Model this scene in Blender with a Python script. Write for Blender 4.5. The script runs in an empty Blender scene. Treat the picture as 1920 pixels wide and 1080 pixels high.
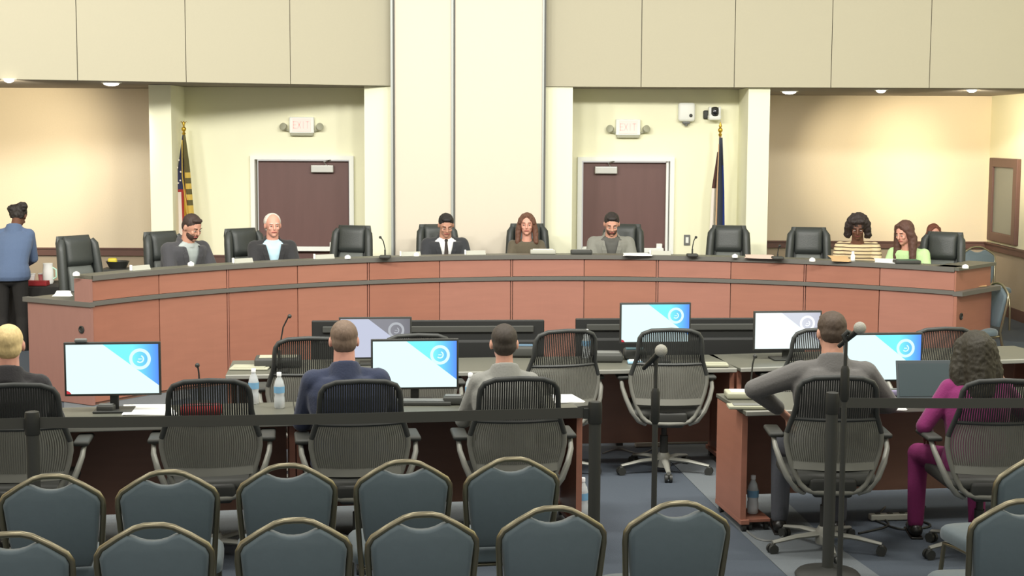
import bpy, bmesh, math, random
from mathutils import Vector, Matrix, Euler
PI = math.pi
R = math.radians
random.seed(7)
scene = bpy.context.scene
C = scene.collection

# ---------------------------------------------------------------- camera
F, H = 2800.0, 2.35
PITCH, ROLL = math.atan(290 / F), R(.26)
CM = Euler((PI/2 - PITCH, 0, 0)).to_matrix() @ Matrix.Rotation(ROLL, 3, 'Z')
cd = bpy.data.cameras.new('camera'); cam = bpy.data.objects.new('camera', cd); C.objects.link(cam)
cd.sensor_width = 36; cd.lens = 36 * F / 1920; cd.clip_start = .1; cd.clip_end = 100
cam.matrix_world = Matrix.Translation((0, 0, H)) @ CM.to_4x4()
scene.camera = cam
def ray(u, v): return CM @ Vector(((u-960)/F, -(v-540)/F, -1))
def onz(u, v, z):
    d = ray(u, v); t = (z-H)/d.z; return Vector((d.x*t, d.y*t, z))
def aty(u, v, Y):
    d = ray(u, v); t = Y/d.y; return Vector((d.x*t, Y, H+d.z*t))
def xat(u, Y): return aty(u, 540, Y).x

# ---------------------------------------------------------------- materials
def lin(c):
    return tuple(((x/255)/12.92 if x/255 <= .04045 else ((x/255+.055)/1.055)**2.4) for x in c)
MATS = {}
def mat(name, c, rough=.6, metal=0, var=.0, scale=20, bump=0, spec=.5, emit=0, trans=0, stretch=None, sheen=0):
    if name in MATS: return MATS[name]
    m = bpy.data.materials.new(name); m.use_nodes = True
    nt = m.node_tree; b = nt.nodes['Principled BSDF']
    col = lin(c) + (1,)
    b.inputs['Base Color'].default_value = col
    b.inputs['Roughness'].default_value = rough
    b.inputs['Metallic'].default_value = metal
    b.inputs['Specular IOR Level'].default_value = spec
    if sheen: b.inputs['Sheen Weight'].default_value = sheen
    if trans: b.inputs['Transmission Weight'].default_value = trans; b.inputs['IOR'].default_value = 1.33
    if emit:
        b.inputs['Emission Color'].default_value = col; b.inputs['Emission Strength'].default_value = emit
    if var or bump:
        tc = nt.nodes.new('ShaderNodeTexCoord'); mp = nt.nodes.new('ShaderNodeMapping'); n = nt.nodes.new('ShaderNodeTexNoise')
        nt.links.new(tc.outputs['Object'], mp.inputs['Vector']); nt.links.new(mp.outputs['Vector'], n.inputs['Vector'])
        if stretch: mp.inputs['Scale'].default_value = stretch
        n.inputs['Scale'].default_value = scale; n.inputs['Detail'].default_value = 4
        if var:
            mx = nt.nodes.new('ShaderNodeMix'); mx.data_type = 'RGBA'
            mx.inputs['A'].default_value = tuple(x*(1-var) for x in col[:3]) + (1,)
            mx.inputs['B'].default_value = tuple(min(1, x*(1+var)) for x in col[:3]) + (1,)
            nt.links.new(n.outputs['Fac'], mx.inputs['Factor']); nt.links.new(mx.outputs['Result'], b.inputs['Base Color'])
        if bump:
            bp = nt.nodes.new('ShaderNodeBump'); bp.inputs['Strength'].default_value = bump; bp.inputs['Distance'].default_value = .01
            nt.links.new(n.outputs['Fac'], bp.inputs['Height']); nt.links.new(bp.outputs['Normal'], b.inputs['Normal'])
    MATS[name] = m; return m

m_cream = mat('cream_paint', (246,244,214), .9, var=.02, scale=3)
m_column = mat('cream_column_paint', (248,247,218), .9)
m_tan = mat('tan_wallcovering', (220,207,182), .95, var=.03, scale=60, bump=.1)
m_tan2 = mat('dark_tan_wallcovering', (168,154,134), .95, var=.04, scale=60)
m_soffit = mat('beige_acoustic_panel', (184,178,156), .95, var=.02, scale=50)
m_soffu = mat('soffit_underside', (150,142,132), .95)
m_part = mat('partition_fabric', (224,214,196), .95, var=.015, scale=40)
m_track = mat('partition_track', (168,172,168), .5, metal=.3)
m_seam = mat('dark_seam', (96,96,92), .8)
m_rail = mat('mahogany_rail', (100,72,64), .5, var=.1, scale=8)
m_carpet = mat('blue_grey_carpet', (72,80,90), 1, var=.18, scale=160, bump=.4)
m_carpet2 = mat('pale_or_lit_carpet', (104,110,114), 1, var=.1, scale=160, bump=.4)
m_door = mat('mahogany_door', (104,74,70), .5, var=.12, scale=5, stretch=(3,3,.4))
m_white = mat('white_paint', (240,242,236), .5)
m_alu = mat('brushed_aluminium', (190,190,184), .35, metal=.7)
m_steel = mat('satin_steel', (170,168,160), .3, metal=.9)
m_cherry = mat('cherry_laminate', (156,103,84), .45, var=.1, scale=3, stretch=(1,1,8))
m_cherry2 = mat('cherry_laminate_light', (159,107,88), .45, var=.1, scale=3, stretch=(1,1,8))
m_cherry3 = mat('cherry_laminate_rose', (162,111,95), .45, var=.1, scale=3, stretch=(1,1,8))
m_endl = mat('cherry_oblique_light', (148,108,98), .42, var=.08, scale=4, stretch=(6,6,1))  # rose tone paints in the oblique light on the left dais end
m_gedge = mat('graphite_edge', (98,96,90), .5)
m_gtop = mat('graphite_laminate', (92,92,82), .45, var=.08, scale=90)
m_blacklam = mat('dark_desk_laminate', (72,72,66), .4, var=.06, scale=60)
m_dkwood = mat('dark_cherry_panel', (150,112,96), .5, var=.12, scale=3, stretch=(1,1,8))
m_leather = mat('black_leather', (54,58,56), .42, bump=.15, scale=120, spec=.5)
m_leather2 = mat('black_leather_sheen', (94,98,94), .5, bump=.15, scale=120)  # lighter grey paints in the reflection on the lower back pad
m_black = mat('black_plastic', (46,47,44), .5)
m_black2 = mat('soft_black_plastic', (60,61,57), .6)
m_frame = mat('graphite_chair_frame', (54,56,54), .5)
m_ribs = mat('grey_elastomer_ribs', (118,118,110), .6)
m_strut = mat('silver_grey_arm', (148,148,140), .45, metal=.2)
m_blue = mat('slate_blue_vinyl', (90,105,112), .6, var=.06, scale=30, bump=.1, sheen=.3)
m_tube = mat('champagne_tube', (156,148,124), .28, metal=.9)
m_glassw = mat('clear_pet', (236,242,244), .25, trans=.45)
m_label = mat('bottle_label_blue', (120,170,205), .5)
m_cap = mat('bottle_cap_white', (236,238,240), .4)
m_paper = mat('white_paper', (240,240,236), .8)
m_plate = mat('name_plate_white', (176,176,164), .5)
m_beige = mat('beige_plastic', (168,168,146), .6)
m_grey = mat('grey_plastic', (110,112,110), .5)
m_red = mat('red_fabric', (150,36,40), .8)
m_belt = mat('black_webbing', (74,74,69), .85)
m_gold = mat('gold_metal', (214,176,70), .35, metal=.8)
m_tv = mat('display_black', (30,31,30), .5)
m_fringe = mat('gold_fringe', (224,190,90), .8, bump=.5, scale=200)
m_lens = mat('dark_glass', (24,26,30), .15)
m_glow = mat('downlight_lamp', (255,250,236), emit=14)
m_mic = mat('microphone_grille', (196,194,184), .5, metal=.4, bump=.5, scale=300)
m_laptop = mat('laptop_lid_grey', (78,86,90), .45)
m_tealm = mat('teal_plastic', (70,110,124), .5)
m_frost = mat('frosted_panel', (128,132,124), .4)

# ---------------------------------------------------------------- mesh builder
class MB:
    def __init__(s): s.bm = bmesh.new(); s.mi = 0
    def _v(s, pts): return [s.bm.verts.new(p) for p in pts]
    def _f(s, vs):
        try:
            f = s.bm.faces.new(vs); f.material_index = s.mi; return f
        except ValueError: return None
    def box(s, c, d, rz=0, rx=0, ry=0, bev=0):
        M = Matrix.Translation(c) @ Euler((rx, ry, rz)).to_matrix().to_4x4()
        x, y, z = d[0]/2, d[1]/2, d[2]/2
        if bev <= 0:
            v = s._v([M @ Vector((a, b, e)) for a in (-x, x) for b in (-y, y) for e in (-z, z)])
            for q in ((0,1,3,2),(4,6,7,5),(0,4,5,1),(2,3,7,6),(0,2,6,4),(1,5,7,3)): s._f([v[i] for i in q])
            return s
        b = bmesh.new(); bmesh.ops.create_cube(b, size=1, matrix=Matrix.Diagonal((d[0], d[1], d[2], 1)))
        bmesh.ops.bevel(b, geom=b.edges[:], offset=min(bev, min(d)*.49), segments=3, affect='EDGES', profile=.5)
        return s.merge(b, M)
    def merge(s, b, M=Matrix()):
        mp = {v.index: None for v in b.verts}; b.verts.ensure_lookup_table(); b.verts.index_update()
        nv = s._v([M @ v.co for v in b.verts])
        for f in b.faces: s._f([nv[v.index] for v in f.verts])
        b.free(); return s
    def prism(s, poly, z0, z1, M=Matrix()):      # poly in xy extruded along z
        a = s._v([M @ Vector((p[0], p[1], z0)) for p in poly]); b = s._v([M @ Vector((p[0], p[1], z1)) for p in poly])
        s._f(a[::-1]); s._f(b); n = len(poly)
        for i in range(n): s._f([a[i], a[(i+1) % n], b[(i+1) % n], b[i]])
        return s
    def rings(s, rs, cap=True, closed=False):     # list of rings of equal length
        V = [s._v(r) for r in rs]; n = len(V[0])
        idx = list(range(len(V)-1)) + ([-1] if closed else [])
        for k in idx:
            for i in range(n): s._f([V[k][i], V[k][(i+1) % n], V[k+1][(i+1) % n], V[k+1][i]])
        if cap and not closed: s._f(V[0][::-1]); s._f(V[-1])
        return s
    def tube(s, pts, r, n=8, closed=False, flat=1):
        pts = [Vector(p) for p in pts]; rs = []; up = None
        rr = r if isinstance(r, (list, tuple)) else [r]*len(pts)
        for i, p in enumerate(pts):
            if closed: t = (pts[(i+1) % len(pts)] - pts[i-1])
            else: t = pts[min(i+1, len(pts)-1)] - pts[max(i-1, 0)]
            t.normalize()
            if up is None: up = Vector((0,0,1)) if abs(t.z) < .9 else Vector((0,1,0))
            a = t.cross(up); 
            if a.length < 1e-4: a = t.cross(Vector((1,0,0)))
            a.normalize(); b = a.cross(t).normalized(); up = b
            rs.append([p + (a*math.cos(2*PI*k/n) + b*math.sin(2*PI*k/n)*flat)*rr[i] for k in range(n)])
        return s.rings(rs, closed=closed)
    def lathe(s, prof, c=(0,0,0), n=16, M=None):
        c = Vector(c); rs = []
        for r, z in prof: rs.append([(c + Vector((r*math.cos(2*PI*k/n), r*math.sin(2*PI*k/n), z))) for k in range(n)])
        if M: rs = [[M @ p for p in q] for q in rs]
        return s.rings(rs)
    def ell(s, c, rad, rot=None, n=14, m=9):
        c = Vector(c); Q = (rot if rot is not None else Matrix.Identity(3)); rs = []
        for j in range(m+1):
            a = PI*(j+.02)/(m+.04) - PI/2
            rs.append([c + Q @ Vector((rad[0]*math.cos(a)*math.cos(2*PI*k/n), rad[1]*math.cos(a)*math.sin(2*PI*k/n), rad[2]*math.sin(a))) for k in range(n)])
        return s.rings(rs)
    def cap(s, p0, r0, p1, r1, n=12):            # tapered capsule
        p0, p1 = Vector(p0), Vector(p1); t = (p1-p0)
        L = t.length; t = t.normalized() if L > 1e-5 else Vector((0,0,1))
        q = t.to_track_quat('Z', 'Y').to_matrix(); rs = []
        for j in range(5): a = PI/2*(j/5) - PI/2 + .02; rs.append((r0*math.cos(a), r0*math.sin(a)))
        rs += [(r0, 0), (r1, L)]
        for j in range(1, 6): a = PI/2*(j/5) - .02; rs.append((r1*math.cos(a), L + r1*math.sin(a)))
        return s.rings([[p0 + q @ Vector((r*math.cos(2*PI*k/n), r*math.sin(2*PI*k/n), z)) for k in range(n)] for r, z in rs])

def link(name, me, parent=None, loc=(0,0,0), rz=0):
    o = bpy.data.objects.new(name, me); C.objects.link(o); o.location = loc; o.rotation_euler = (0, 0, rz)
    if parent: o.parent = parent
    return o
def obj(name, mb, m, parent=None, smooth=False, loc=(0,0,0), rz=0, label=None):
    bm = mb.bm; bmesh.ops.recalc_face_normals(bm, faces=bm.faces[:])
    me = bpy.data.meshes.new(name); bm.to_mesh(me); bm.free()
    for x in (m if isinstance(m, list) else [m]): me.materials.append(x)
    if smooth:
        me.shade_smooth() if hasattr(me, 'shade_smooth') else None
        try: me.set_sharp_from_angle(angle=R(50))
        except Exception: pass
    o = link(name, me, parent, loc, rz)
    if label: o['label'] = label
    return o
def tag(o, label, cat, group=None):
    o['label'] = label; o['category'] = cat
    if group: o['group'] = group
    return o
def thing(name, label, cat, loc=(0,0,0), rz=0, group=None, scale=1):
    o = bpy.data.objects.new(name, None); C.objects.link(o); o.empty_display_size = .1
    o.location = loc; o.rotation_euler = (0, 0, rz); o.scale = (scale,)*3
    return tag(o, label, cat, group)
def struct(name, mb, m, smooth=False, parent=None):
    o = obj(name, mb, m, parent, smooth)
    if not parent: o['kind'] = 'structure'
    return o
def dup(root, loc, rz, label, group=None, scale=None):
    r = root.copy(); C.objects.link(r); r.location = loc; r.rotation_euler = (0, 0, rz); r['label'] = label
    if group: r['group'] = group
    if scale: r.scale = (scale,)*3
    for ch in list(root.children):
        c = ch.copy(); C.objects.link(c); c.parent = r
        for g in list(ch.children):
            d = g.copy(); C.objects.link(d); d.parent = c
    return r

# ================================================================ SETTING
# floor
b = MB(); b.box((0, 12, -.05), (24, 24, .1)); struct('floor', b, m_carpet)
# pale inlaid bands of the carpet, plus one strip of painted light
def band(name, pix, t=.004):
    b = MB(); b.prism([(onz(u, v, 0).x, onz(u, v, 0).y) for u, v in pix], 0.0005, t); return struct(name, b, m_carpet2)
band('trim_1', [(1150,790),(1262,870),(1395,1004),(1560,1160),(1760,1160),(1540,1004),(1400,870),(1300,790)])
band('trim_2', [(1780,640),(1980,650),(1980,690),(1780,680)])
band('trim_3', [(120,716),(330,700),(360,745),(120,800)])
band('trim_lit_carpet', [(-60,960),(1120,925),(1120,985),(-60,1035)])  # brightly lit carpet behind the left near desk, painted as a pale strip

ZS = 2.878
# soffit wings: front line points
LW0 = Vector((xat(737, 17.0), 17.0)); p = onz(0, 148, ZS); LW1 = Vector((p.x, p.y)); LW1 = LW0 + (LW1-LW0)*1.35
RW0 = Vector((xat(1018, 17.0), 17.0)); RW1 = Vector((6.9, 16.85))
def soffit(name, A, Bp, seams):
    b = MB(); d = (Bp-A); L = d.length; u = d.normalized(); n = Vector((-u.y, u.x));
    if n.y < 0: n = -n
    cuts = [0] + sorted(seams) + [L]
    for i in range(len(cuts)-1):
        a0, a1 = cuts[i] + .004, cuts[i+1] - .004
        q = [A+u*a0, A+u*a1, A+u*a1+n*.05, A+u*a0+n*.05]; b.prism(q, ZS, 5.6)
    b2 = [A+u*.0+n*.03, A+u*L+n*.03, A+u*L+n*.1, A+n*.1]; b.mi = 1; b.prism(b2, ZS+.002, 5.6); b.mi = 0
    return struct(name, b, [m_soffit, m_seam])
def seam_s(A, Bp, u, v):
    # distance along the line where the pixel column falls
    d = ray(u, v); dx = Vector((d.x, d.y)); w = (Bp-A).normalized()
    den = dx.x*w.y - dx.y*w.x; t = (A.x*w.y - A.y*w.x)/den; return (dx*t - A).dot(w)
soffit('wall_soffit_left', LW0, LW1, [seam_s(LW0, LW1, u, 80) for u in (544, 348, 144)])
soffit('wall_soffit_right', RW0, RW1, [seam_s(RW0, RW1, u, 80) for u in (1203, 1378, 1560, 1745)])
# underside slab
b = MB(); b.prism([LW0+Vector((0,.05)), LW1+Vector((0,.05)), (-9, 21), (7, 21), RW1+Vector((0,.05)), RW0+Vector((0,.05))], ZS+.002, ZS+.08)
struct('ceiling', b, m_soffu)

YD = 17.75      # door walls
def wallbox(name, x0, x1, y, z0, z1, m, t=.12): b = MB(); b.box(((x0+x1)/2, y+t/2, (z0+z1)/2), (x1-x0, t, z1-z0)); return struct(name, b, m)
# door wall left, with door opening
DLx0, DLx1, DT = xat(480, YD), xat(659, YD), 2.035
DRx0, DRx1 = xat(1087, YD), xat(1254, YD)
def doorwall(name, x0, x1, d0, d1):
    b = MB()
    b.box(((x0+d0)/2, YD+.1, ZS/2), (d0-x0, .2, ZS)); b.box(((d1+x1)/2, YD+.1, ZS/2), (x1-d1, .2, ZS)); b.box(((d0+d1)/2, YD+.1, (DT+ZS)/2), (d1-d0, .2, ZS-DT))
    return struct(name, b, m_cream)
XA, XB = xat(286, 17.03), xat(1437, 17.03)
doorwall('wall_door_left', XA+.05, xat(736, YD)+.2, DLx0, DLx1)
doorwall('wall_door_right', xat(1016, YD)-.2, XB-.05, DRx0, DRx1)
# pilasters
b = MB(); b.box(((xat(286,17.03)+xat(327,17.03))/2, 17.03+.4, ZS/2), (xat(327,17.03)-xat(286,17.03), .8, ZS-.002)); struct('wall_pilaster_left', b, m_column)
b = MB(); b.box(((xat(1396,17.03)+xat(1436,17.03))/2, 17.03+.4, ZS/2), (xat(1436,17.03)-xat(1396,17.03), .8, ZS-.002)); struct('wall_pilaster_right', b, m_column)
b = MB(); b.box(((xat(685,17.03)+xat(745,17.03))/2, 17.03+.22, ZS/2), (xat(745,17.03)-xat(685,17.03), .44, ZS-.002)); struct('wall_pilaster_partition_left', b, m_column)
b = MB(); b.box(((xat(1012,17.03)+xat(1071,17.03))/2, 17.03+.22, ZS/2), (xat(1071,17.03)-xat(1012,17.03), .44, ZS-.002)); struct('wall_pilaster_partition_right', b, m_column)
# tan recess walls with rail and wainscot
YL, YR, XR = 18.5, 20.3, 6.46
def recess(side, x0, x1, y):
    b = MB(); b.box(((x0+x1)/2, y+.06, (ZS+.86)/2), (x1-x0, .12, ZS-.86)); b.mi = 1; b.box(((x0+x1)/2, y+.06, .43), (x1-x0, .12, .86)); struct('wall_'+side, b, [m_tan, m_tan2])
    b = MB(); b.box(((x0+x1)/2, y-.018, .86), (x1-x0, .035, .085)); b.box(((x0+x1)/2, y-.026, .905), (x1-x0, .05, .018)); struct('trim_rail_'+side, b, m_rail)
    b = MB(); b.box(((x0+x1)/2, y-.01, .07), (x1-x0, .02, .14)); struct('baseboard_'+side, b, m_rail)
recess('back_left', -9, XA+.1, YL)
recess('back_right', XB-.1, XR, YR)
# inner return wall closing the deep right niche / left niche
b = MB(); b.box((XB-.06, 19.0, ZS/2), (.1, 2.6, ZS-.01)); struct('wall_return_right', b, m_cream)
b = MB(); b.box((XA+.08, 18.15, ZS/2), (.1, .9, ZS-.01)); struct('wall_return_left', b, m_cream)
# right side wall
b = MB(); b.box((XR+.06, 10.1, (5.6+.86)/2), (.12, 20.4, 5.6-.86)); b.mi = 1; b.box((XR+.06, 10.1, .43), (.12, 20.4, .86)); struct('wall_right', b, [m_cream, m_tan2])
b = MB(); b.box((XR-.018, 10.1, .86), (.035, 20.3, .085)); b.box((XR-.026, 10.1, .905), (.05, 20.3, .018)); struct('trim_rail_right', b, m_rail)
b = MB(); b.box((XR-.01, 10.1, .07), (.02, 20.3, .14)); struct('baseboard_right', b, m_rail)
b = MB(); b.box((-9.06, 10.1, 2.8), (.12, 20.4, 5.6)); struct('wall_left', b, m_tan)
# rail under the flag wall
for nm, x0, x1 in (('trim_rail_door_left', xat(329,YD), DLx0-.06), ('trim_rail_door_left_inner', DLx1+.06, xat(684,YD)), ('trim_rail_door_right', DRx1+.06, xat(1395,YD))):
    b = MB(); b.box(((x0+x1)/2, YD-.018, .84), (x1-x0, .035, .085)); b.box(((x0+x1)/2, YD-.026, .885), (x1-x0, .05, .018)); struct(nm, b, m_rail)
# folding partition in the middle
pt = thing('folding_partition', 'tall pale folding partition with grey edge strips in the middle of the back wall', 'partition', (0, 0, 0))
YP = 16.86
for (u0, u1, dy) in ((741, 846, .012), (853, 1014, 0)):
    b = MB(); b.box(((xat(u0,YP)+xat(u1,YP))/2, YP+.05+dy, 2.78), (xat(u1,YP)-xat(u0,YP), .09, 5.56), bev=.004); obj('partition_panel', b, m_part, pt)
for u0, u1, mm in ((734, 738, m_track), (738, 741, m_seam), (846, 850, m_track), (850, 853, m_seam), (1014, 1017.5, m_track), (1017.5, 1021, m_seam)):
    b = MB(); b.box(((xat(u0,YP)+xat(u1,YP))/2, YP+.045, 2.78), (xat(u1,YP)-xat(u0,YP), .11, 5.56)); obj('edge_strip', b, mm, pt)
b = MB(); b.box(((xat(735,YP)+xat(1020,YP))/2, YP+.04, .06), (xat(1019,YP)-xat(736,YP), .13, .12)); obj('bottom_seal', b, m_seam, pt)

# doors
def door(n, x0, x1, hinge_left, bar0, bar1):
    w = x1-x0
    b = MB(); b.box(((x0+x1)/2, YD+.09, DT/2-.005), (w-.07, .045, DT-.04)); d = struct('door_%d' % n, b, m_door)
    b = MB(); fw = .05
    b.box((x0-fw/2+.01, YD-.01, DT/2+.01), (fw, .09, DT+.06)); b.box((x1+fw/2-.01, YD-.01, DT/2+.01), (fw, .09, DT+.06)); b.box(((x0+x1)/2, YD-.01, DT+.018), (w-.02, .088, fw-.004))
    obj('door_frame', b, m_white, d)
    b = MB(); cx = x1-.34 if not hinge_left else x0+.30
    b.box((cx, YD+.03, DT-.115), (.27, .06, .09), bev=.01); b.tube([(cx+.05, YD+.02, DT-.07), (cx+.02, YD-.0, DT-.03), (cx+.1, YD+.04, DT-.01)], .008)
    obj('door_closer', b, m_alu, d)
    b = MB(); zb = .97
    b.box(((bar0+bar1)/2, YD+.0, zb), (bar1-bar0, .05, .055), bev=.008); b.box((bar0+.05, YD+.03, zb), (.07, .06, .08), bev=.008); b.box((bar1-.05, YD+.03, zb+.02), (.07, .06, .12), bev=.008)
    obj('push_bar', b, m_white, d)
    return d
door(1, DLx0, DLx1, False, xat(487, YD), xat(632, YD))
d2 = door(2, DRx0, DRx1, True, xat(1090, YD), xat(1243, YD))
b = MB(); b.box((xat(1248, YD), YD+.03, DT/2), (.025, .07, DT-.02)); obj('astragal', b, m_white, d2)
# downlights
def spot(x, y, z, e, size, target, blend=.6, col=(1,.9,.72), parent=None):
    l = bpy.data.lights.new('spot_lamp', 'SPOT'); l.energy = e; l.spot_size = R(size); l.spot_blend = blend; l.color = col; l.shadow_soft_size = .06
    o = bpy.data.objects.new('spot_lamp', l); C.objects.link(o); o.location = (x, y, z)
    o.rotation_euler = (Vector(target)-Vector((x,y,z))).to_track_quat('-Z', 'Y').to_euler()
    if parent:
        o.parent = parent; o.location = Vector((x,y,z)) - Vector(parent.location)
    return o
dls = [(12, 149.5, 'small downlight at the far left under the left soffit', .05, 60, None),
       (205, 156, 'bright round downlight under the left soffit above the tan wall', .085, 60, None),
       (1482, 172, 'bright round downlight under the right soffit beside the pilaster', .085, 60, None),
       (1655, 169.5, 'dim small downlight under the right soffit above the striped top', .055, 60, None),
       (1826, 168.5, 'dim small downlight under the right soffit nearest the room corner', .055, 60, None)]
DL = []
for u, v, lab, r, e, t in dls:
    q = onz(u, v, ZS-.01)
    t_ = thing('downlight', lab, 'light', (q.x, q.y+.08, ZS), group='recessed downlights under the soffit')
    b = MB(); b.lathe([(r+.025, .004), (r+.025, -.006), (r, -.010), (r, -.002)], n=20); obj('trim_ring', b, m_white, t_, True)
    b = MB(); b.lathe([(r*.98, -.004), (r*.9, -.022), (r*.5, -.034), (.005, -.038)], n=20); obj('lens', b, m_glow, t_, True)
    DL.append(t_)
def gl(i): return DL[i].location
spot(gl(0).x, gl(0).y, ZS-.06, 500, 60, (xat(10, YL), YL, 2.1), .9, (1,.86,.62), DL[0])
spot(gl(1).x, gl(1).y, ZS-.06, 90, 80, (xat(190, YL), YL, 1.4), .9, (1,.9,.8), DL[1])
spot(gl(2).x, gl(2).y, ZS-.06, 50, 80, (xat(1500, YR), YR, 1.6), .9, (1,.9,.8), DL[2])
spot(gl(3).x, gl(3).y, ZS-.06, 330, 50, (xat(1625, YR), YR, 1.95), .9, (1,.86,.62), DL[3])
spot(gl(4).x, gl(4).y, ZS-.06, 520, 66, (xat(1815, YR), YR, 2.0), .9, (1,.86,.62), DL[4])

# exit signs
m_exitp = mat('exit_panel_pink', (250,214,206), .6, emit=.25)
m_exitt = mat('exit_letters', (250,200,194), .6, emit=.2)
def exit_sign(u, v, lab):
    q = aty(u, v, YD); t = thing('exit_sign', lab, 'sign', (q.x, YD, q.z-.10), group='exit signs over the doors')
    b = MB(); b.box((0, -.035, .115), (.29, .07, .19), bev=.01); obj('housing', b, m_white, t)
    b = MB(); b.box((0, -.073, .118), (.215, .006, .155)); obj('panel', b, m_exitp, t)
    L = {'E': [(0,0,1,0),(0,0,0,1),(0,.5,.8,.5),(0,1,1,1)], 'X': [(0,0,1,1),(0,1,1,0)], 'I': [(.5,0,.5,1)], 'T': [(0,1,1,1),(.5,0,.5,1)]}
    b = MB(); w, h = .034, .075
    for k, ch in enumerate('EXIT'):
        x0 = -.093+k*.049
        for (a, c, e, g) in L[ch]:
            p0 = Vector((x0+a*w, -.077, .08+c*h)); p1 = Vector((x0+e*w, -.077, .08+g*h)); mid = (p0+p1)/2; d = p1-p0
            b.box(mid, (d.length+.009, .003, .010), ry=-math.atan2(d.z, d.x))
    obj('letters', b, m_exitt, t)
    b = MB(); b.box((0, -.04, .005), (.27, .055, .03), bev=.006); obj('base_tray', b, m_beige, t)
    for s in (-1, 1):
        b = MB(); b.tube([(s*.13, -.03, .04), (s*.19, -.04, .06), (s*.2, -.05, .085)], .012)
        b.lathe([(.02, -.03), (.042, .0), (.045, .035), (.035, .04)], n=14, M=Matrix.Translation((s*.205, -.06, .09)) @ Euler((R(75), 0, R(s*25))).to_matrix().to_4x4()); obj('lamp_head', b, m_beige, t, True)
exit_sign(567, 237, 'exit sign with two lamp heads above the left door')
exit_sign(1177, 241, 'exit sign with two lamp heads above the right door')
# wall speaker and camera
q = aty(1286, 212, YD); t = thing('wall_speaker', 'white rounded wall box with small dark dot beside the camera', 'speaker', (q.x, YD, q.z-.12))
b = MB(); b.box((0, -.06, .13), (.2, .12, .22), bev=.035); obj('housing', b, m_white, t, True)
b = MB(); b.lathe([(.02, 0), (.02, .012), (.015, .014)], n=14, M=Matrix.Translation((.045, -.118, .09)) @ Euler((R(90),0,0)).to_matrix().to_4x4()); obj('sensor', b, m_black2, t, True)
b = MB(); b.box((0, -.05, .01), (.09, .07, .04), bev=.012); b.lathe([(.02,0),(.02,-.02),(.01,-.025)], (0,-.05,-.01)); obj('bracket', b, m_grey, t, True)
q = aty(1334, 212, YD); t = thing('wall_camera', 'white and black swivel camera mounted on wall above the flag', 'camera', (q.x, YD, q.z-.1))
b = MB(); b.box((-.05, -.03, .08), (.1, .06, .1), bev=.015); b.tube([(-.04,-.04,.07),(0,-.1,.04)], .02); obj('mount', b, m_black2, t, True)
b = MB(); b.box((.02, -.12, .05), (.15, .13, .07), bev=.025); b.box((-.035, -.12, .1), (.03, .1, .14), bev=.012); b.box((.075, -.12, .1), (.03, .1, .14), bev=.012); obj('yoke', b, m_white, t, True)
b = MB(); b.box((.02, -.13, .11), (.082, .13, .12), bev=.03); obj('camera_head', b, m_black, t, True)
b = MB(); b.lathe([(.03, 0), (.03, .015), (.02, .018)], n=14, M=Matrix.Translation((.02, -.19, .11)) @ Euler((R(90),0,0)).to_matrix().to_4x4()); obj('lens', b, m_lens, t, True)
# switch plate
q = aty(1288, 450, YD); t = thing('switch_plate', 'small grey framed switch plate on the cream wall right of the right door', 'switch', (q.x, YD, q.z-.06))
b = MB(); b.box((0, -.008, .06), (.075, .016, .125), bev=.005); obj('plate', b, m_grey, t)
b = MB(); b.box((0, -.018, .06), (.035, .01, .07), bev=.003); obj('rocker', b, m_white, t)
# framed panel on right wall (window / frame)
ya, yb = 6.46*F/(1911-960), 6.46*F/(1859-960)
za, zb = aty(1900, 297, (ya+yb)/2).z, aty(1880, 455, (ya+yb)/2).z
t = thing('wall_frame', 'dark wooden framed frosted panel hanging on the right side wall', 'frame', (XR, (ya+yb)/2, zb))
w, h = yb-ya, za-zb
b = MB()
for s in (-1, 1): b.box((-.03, s*(w/2-.07), h/2), (.06, .14, h), bev=.01)
b.box((-.03, 0, .06), (.058, w-.02, .12), bev=.01); b.box((-.03, 0, h-.06), (.058, w-.02, .12), bev=.01); obj('frame', b, m_rail, t)
b = MB(); b.box((-.02, 0, h/2), (.02, w-.2, h-.2)); obj('panel', b, m_frost, t)

# ================================================================ DAIS
CC = Vector((.783, 10.007)); RD = 5.13
A0, A1 = R(148.6), R(49.1)
def pol(r, a): return Vector((CC.x + r*math.cos(a), CC.y + r*math.sin(a)))
def arc(b, r0, r1, a0, a1, z0, z1, n=None):
    n = n or max(2, int(abs(a1-a0)/R(1.6))+1); rs = []
    for i in range(n+1):
        a = a0+(a1-a0)*i/n; p, q = pol(r0, a), pol(r1, a)
        rs.append([(p.x,p.y,z0),(q.x,q.y,z0),(q.x,q.y,z1),(p.x,p.y,z1)])
    return b.rings(rs)
def on_circle(u, r, v=450):
    d = ray(u, v); dx = Vector((d.x, d.y)).normalized(); bq = dx.dot(CC); c = CC.length_squared - r*r
    t = bq + math.sqrt(bq*bq-c); return dx*t
PLAT = .15
b = MB(); arc(b, RD+.95, RD+2.35, A0+R(8), A1-R(11), 0.001, PLAT); struct('trim_platform', b, m_carpet)
dz = thing('curved_dais', 'long curved cherry wood council dais with graphite ledge across the room', 'dais', (CC.x, CC.y+RD, 0))
off = -Vector((CC.x, CC.y+RD, 0))
def dobj(name, b, m, lab=None, sm=False): return obj(name, b, m, dz, sm, loc=off, label=lab)
b = MB(); arc(b, RD-.03, RD+.20, A0, A1, 1.095, 1.125); dobj('ledge', b, m_gtop, 'graphite top ledge')
b = MB(); arc(b, RD-.034, RD-.012, A0, A1, 1.083, 1.126); dobj('ledge_edge', b, m_gedge)
b = MB(); arc(b, RD+.012, RD+.10, A0-R(.1), A1+R(.1), 0.001, 1.094); dobj('core', b, m_dkwood)
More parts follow.
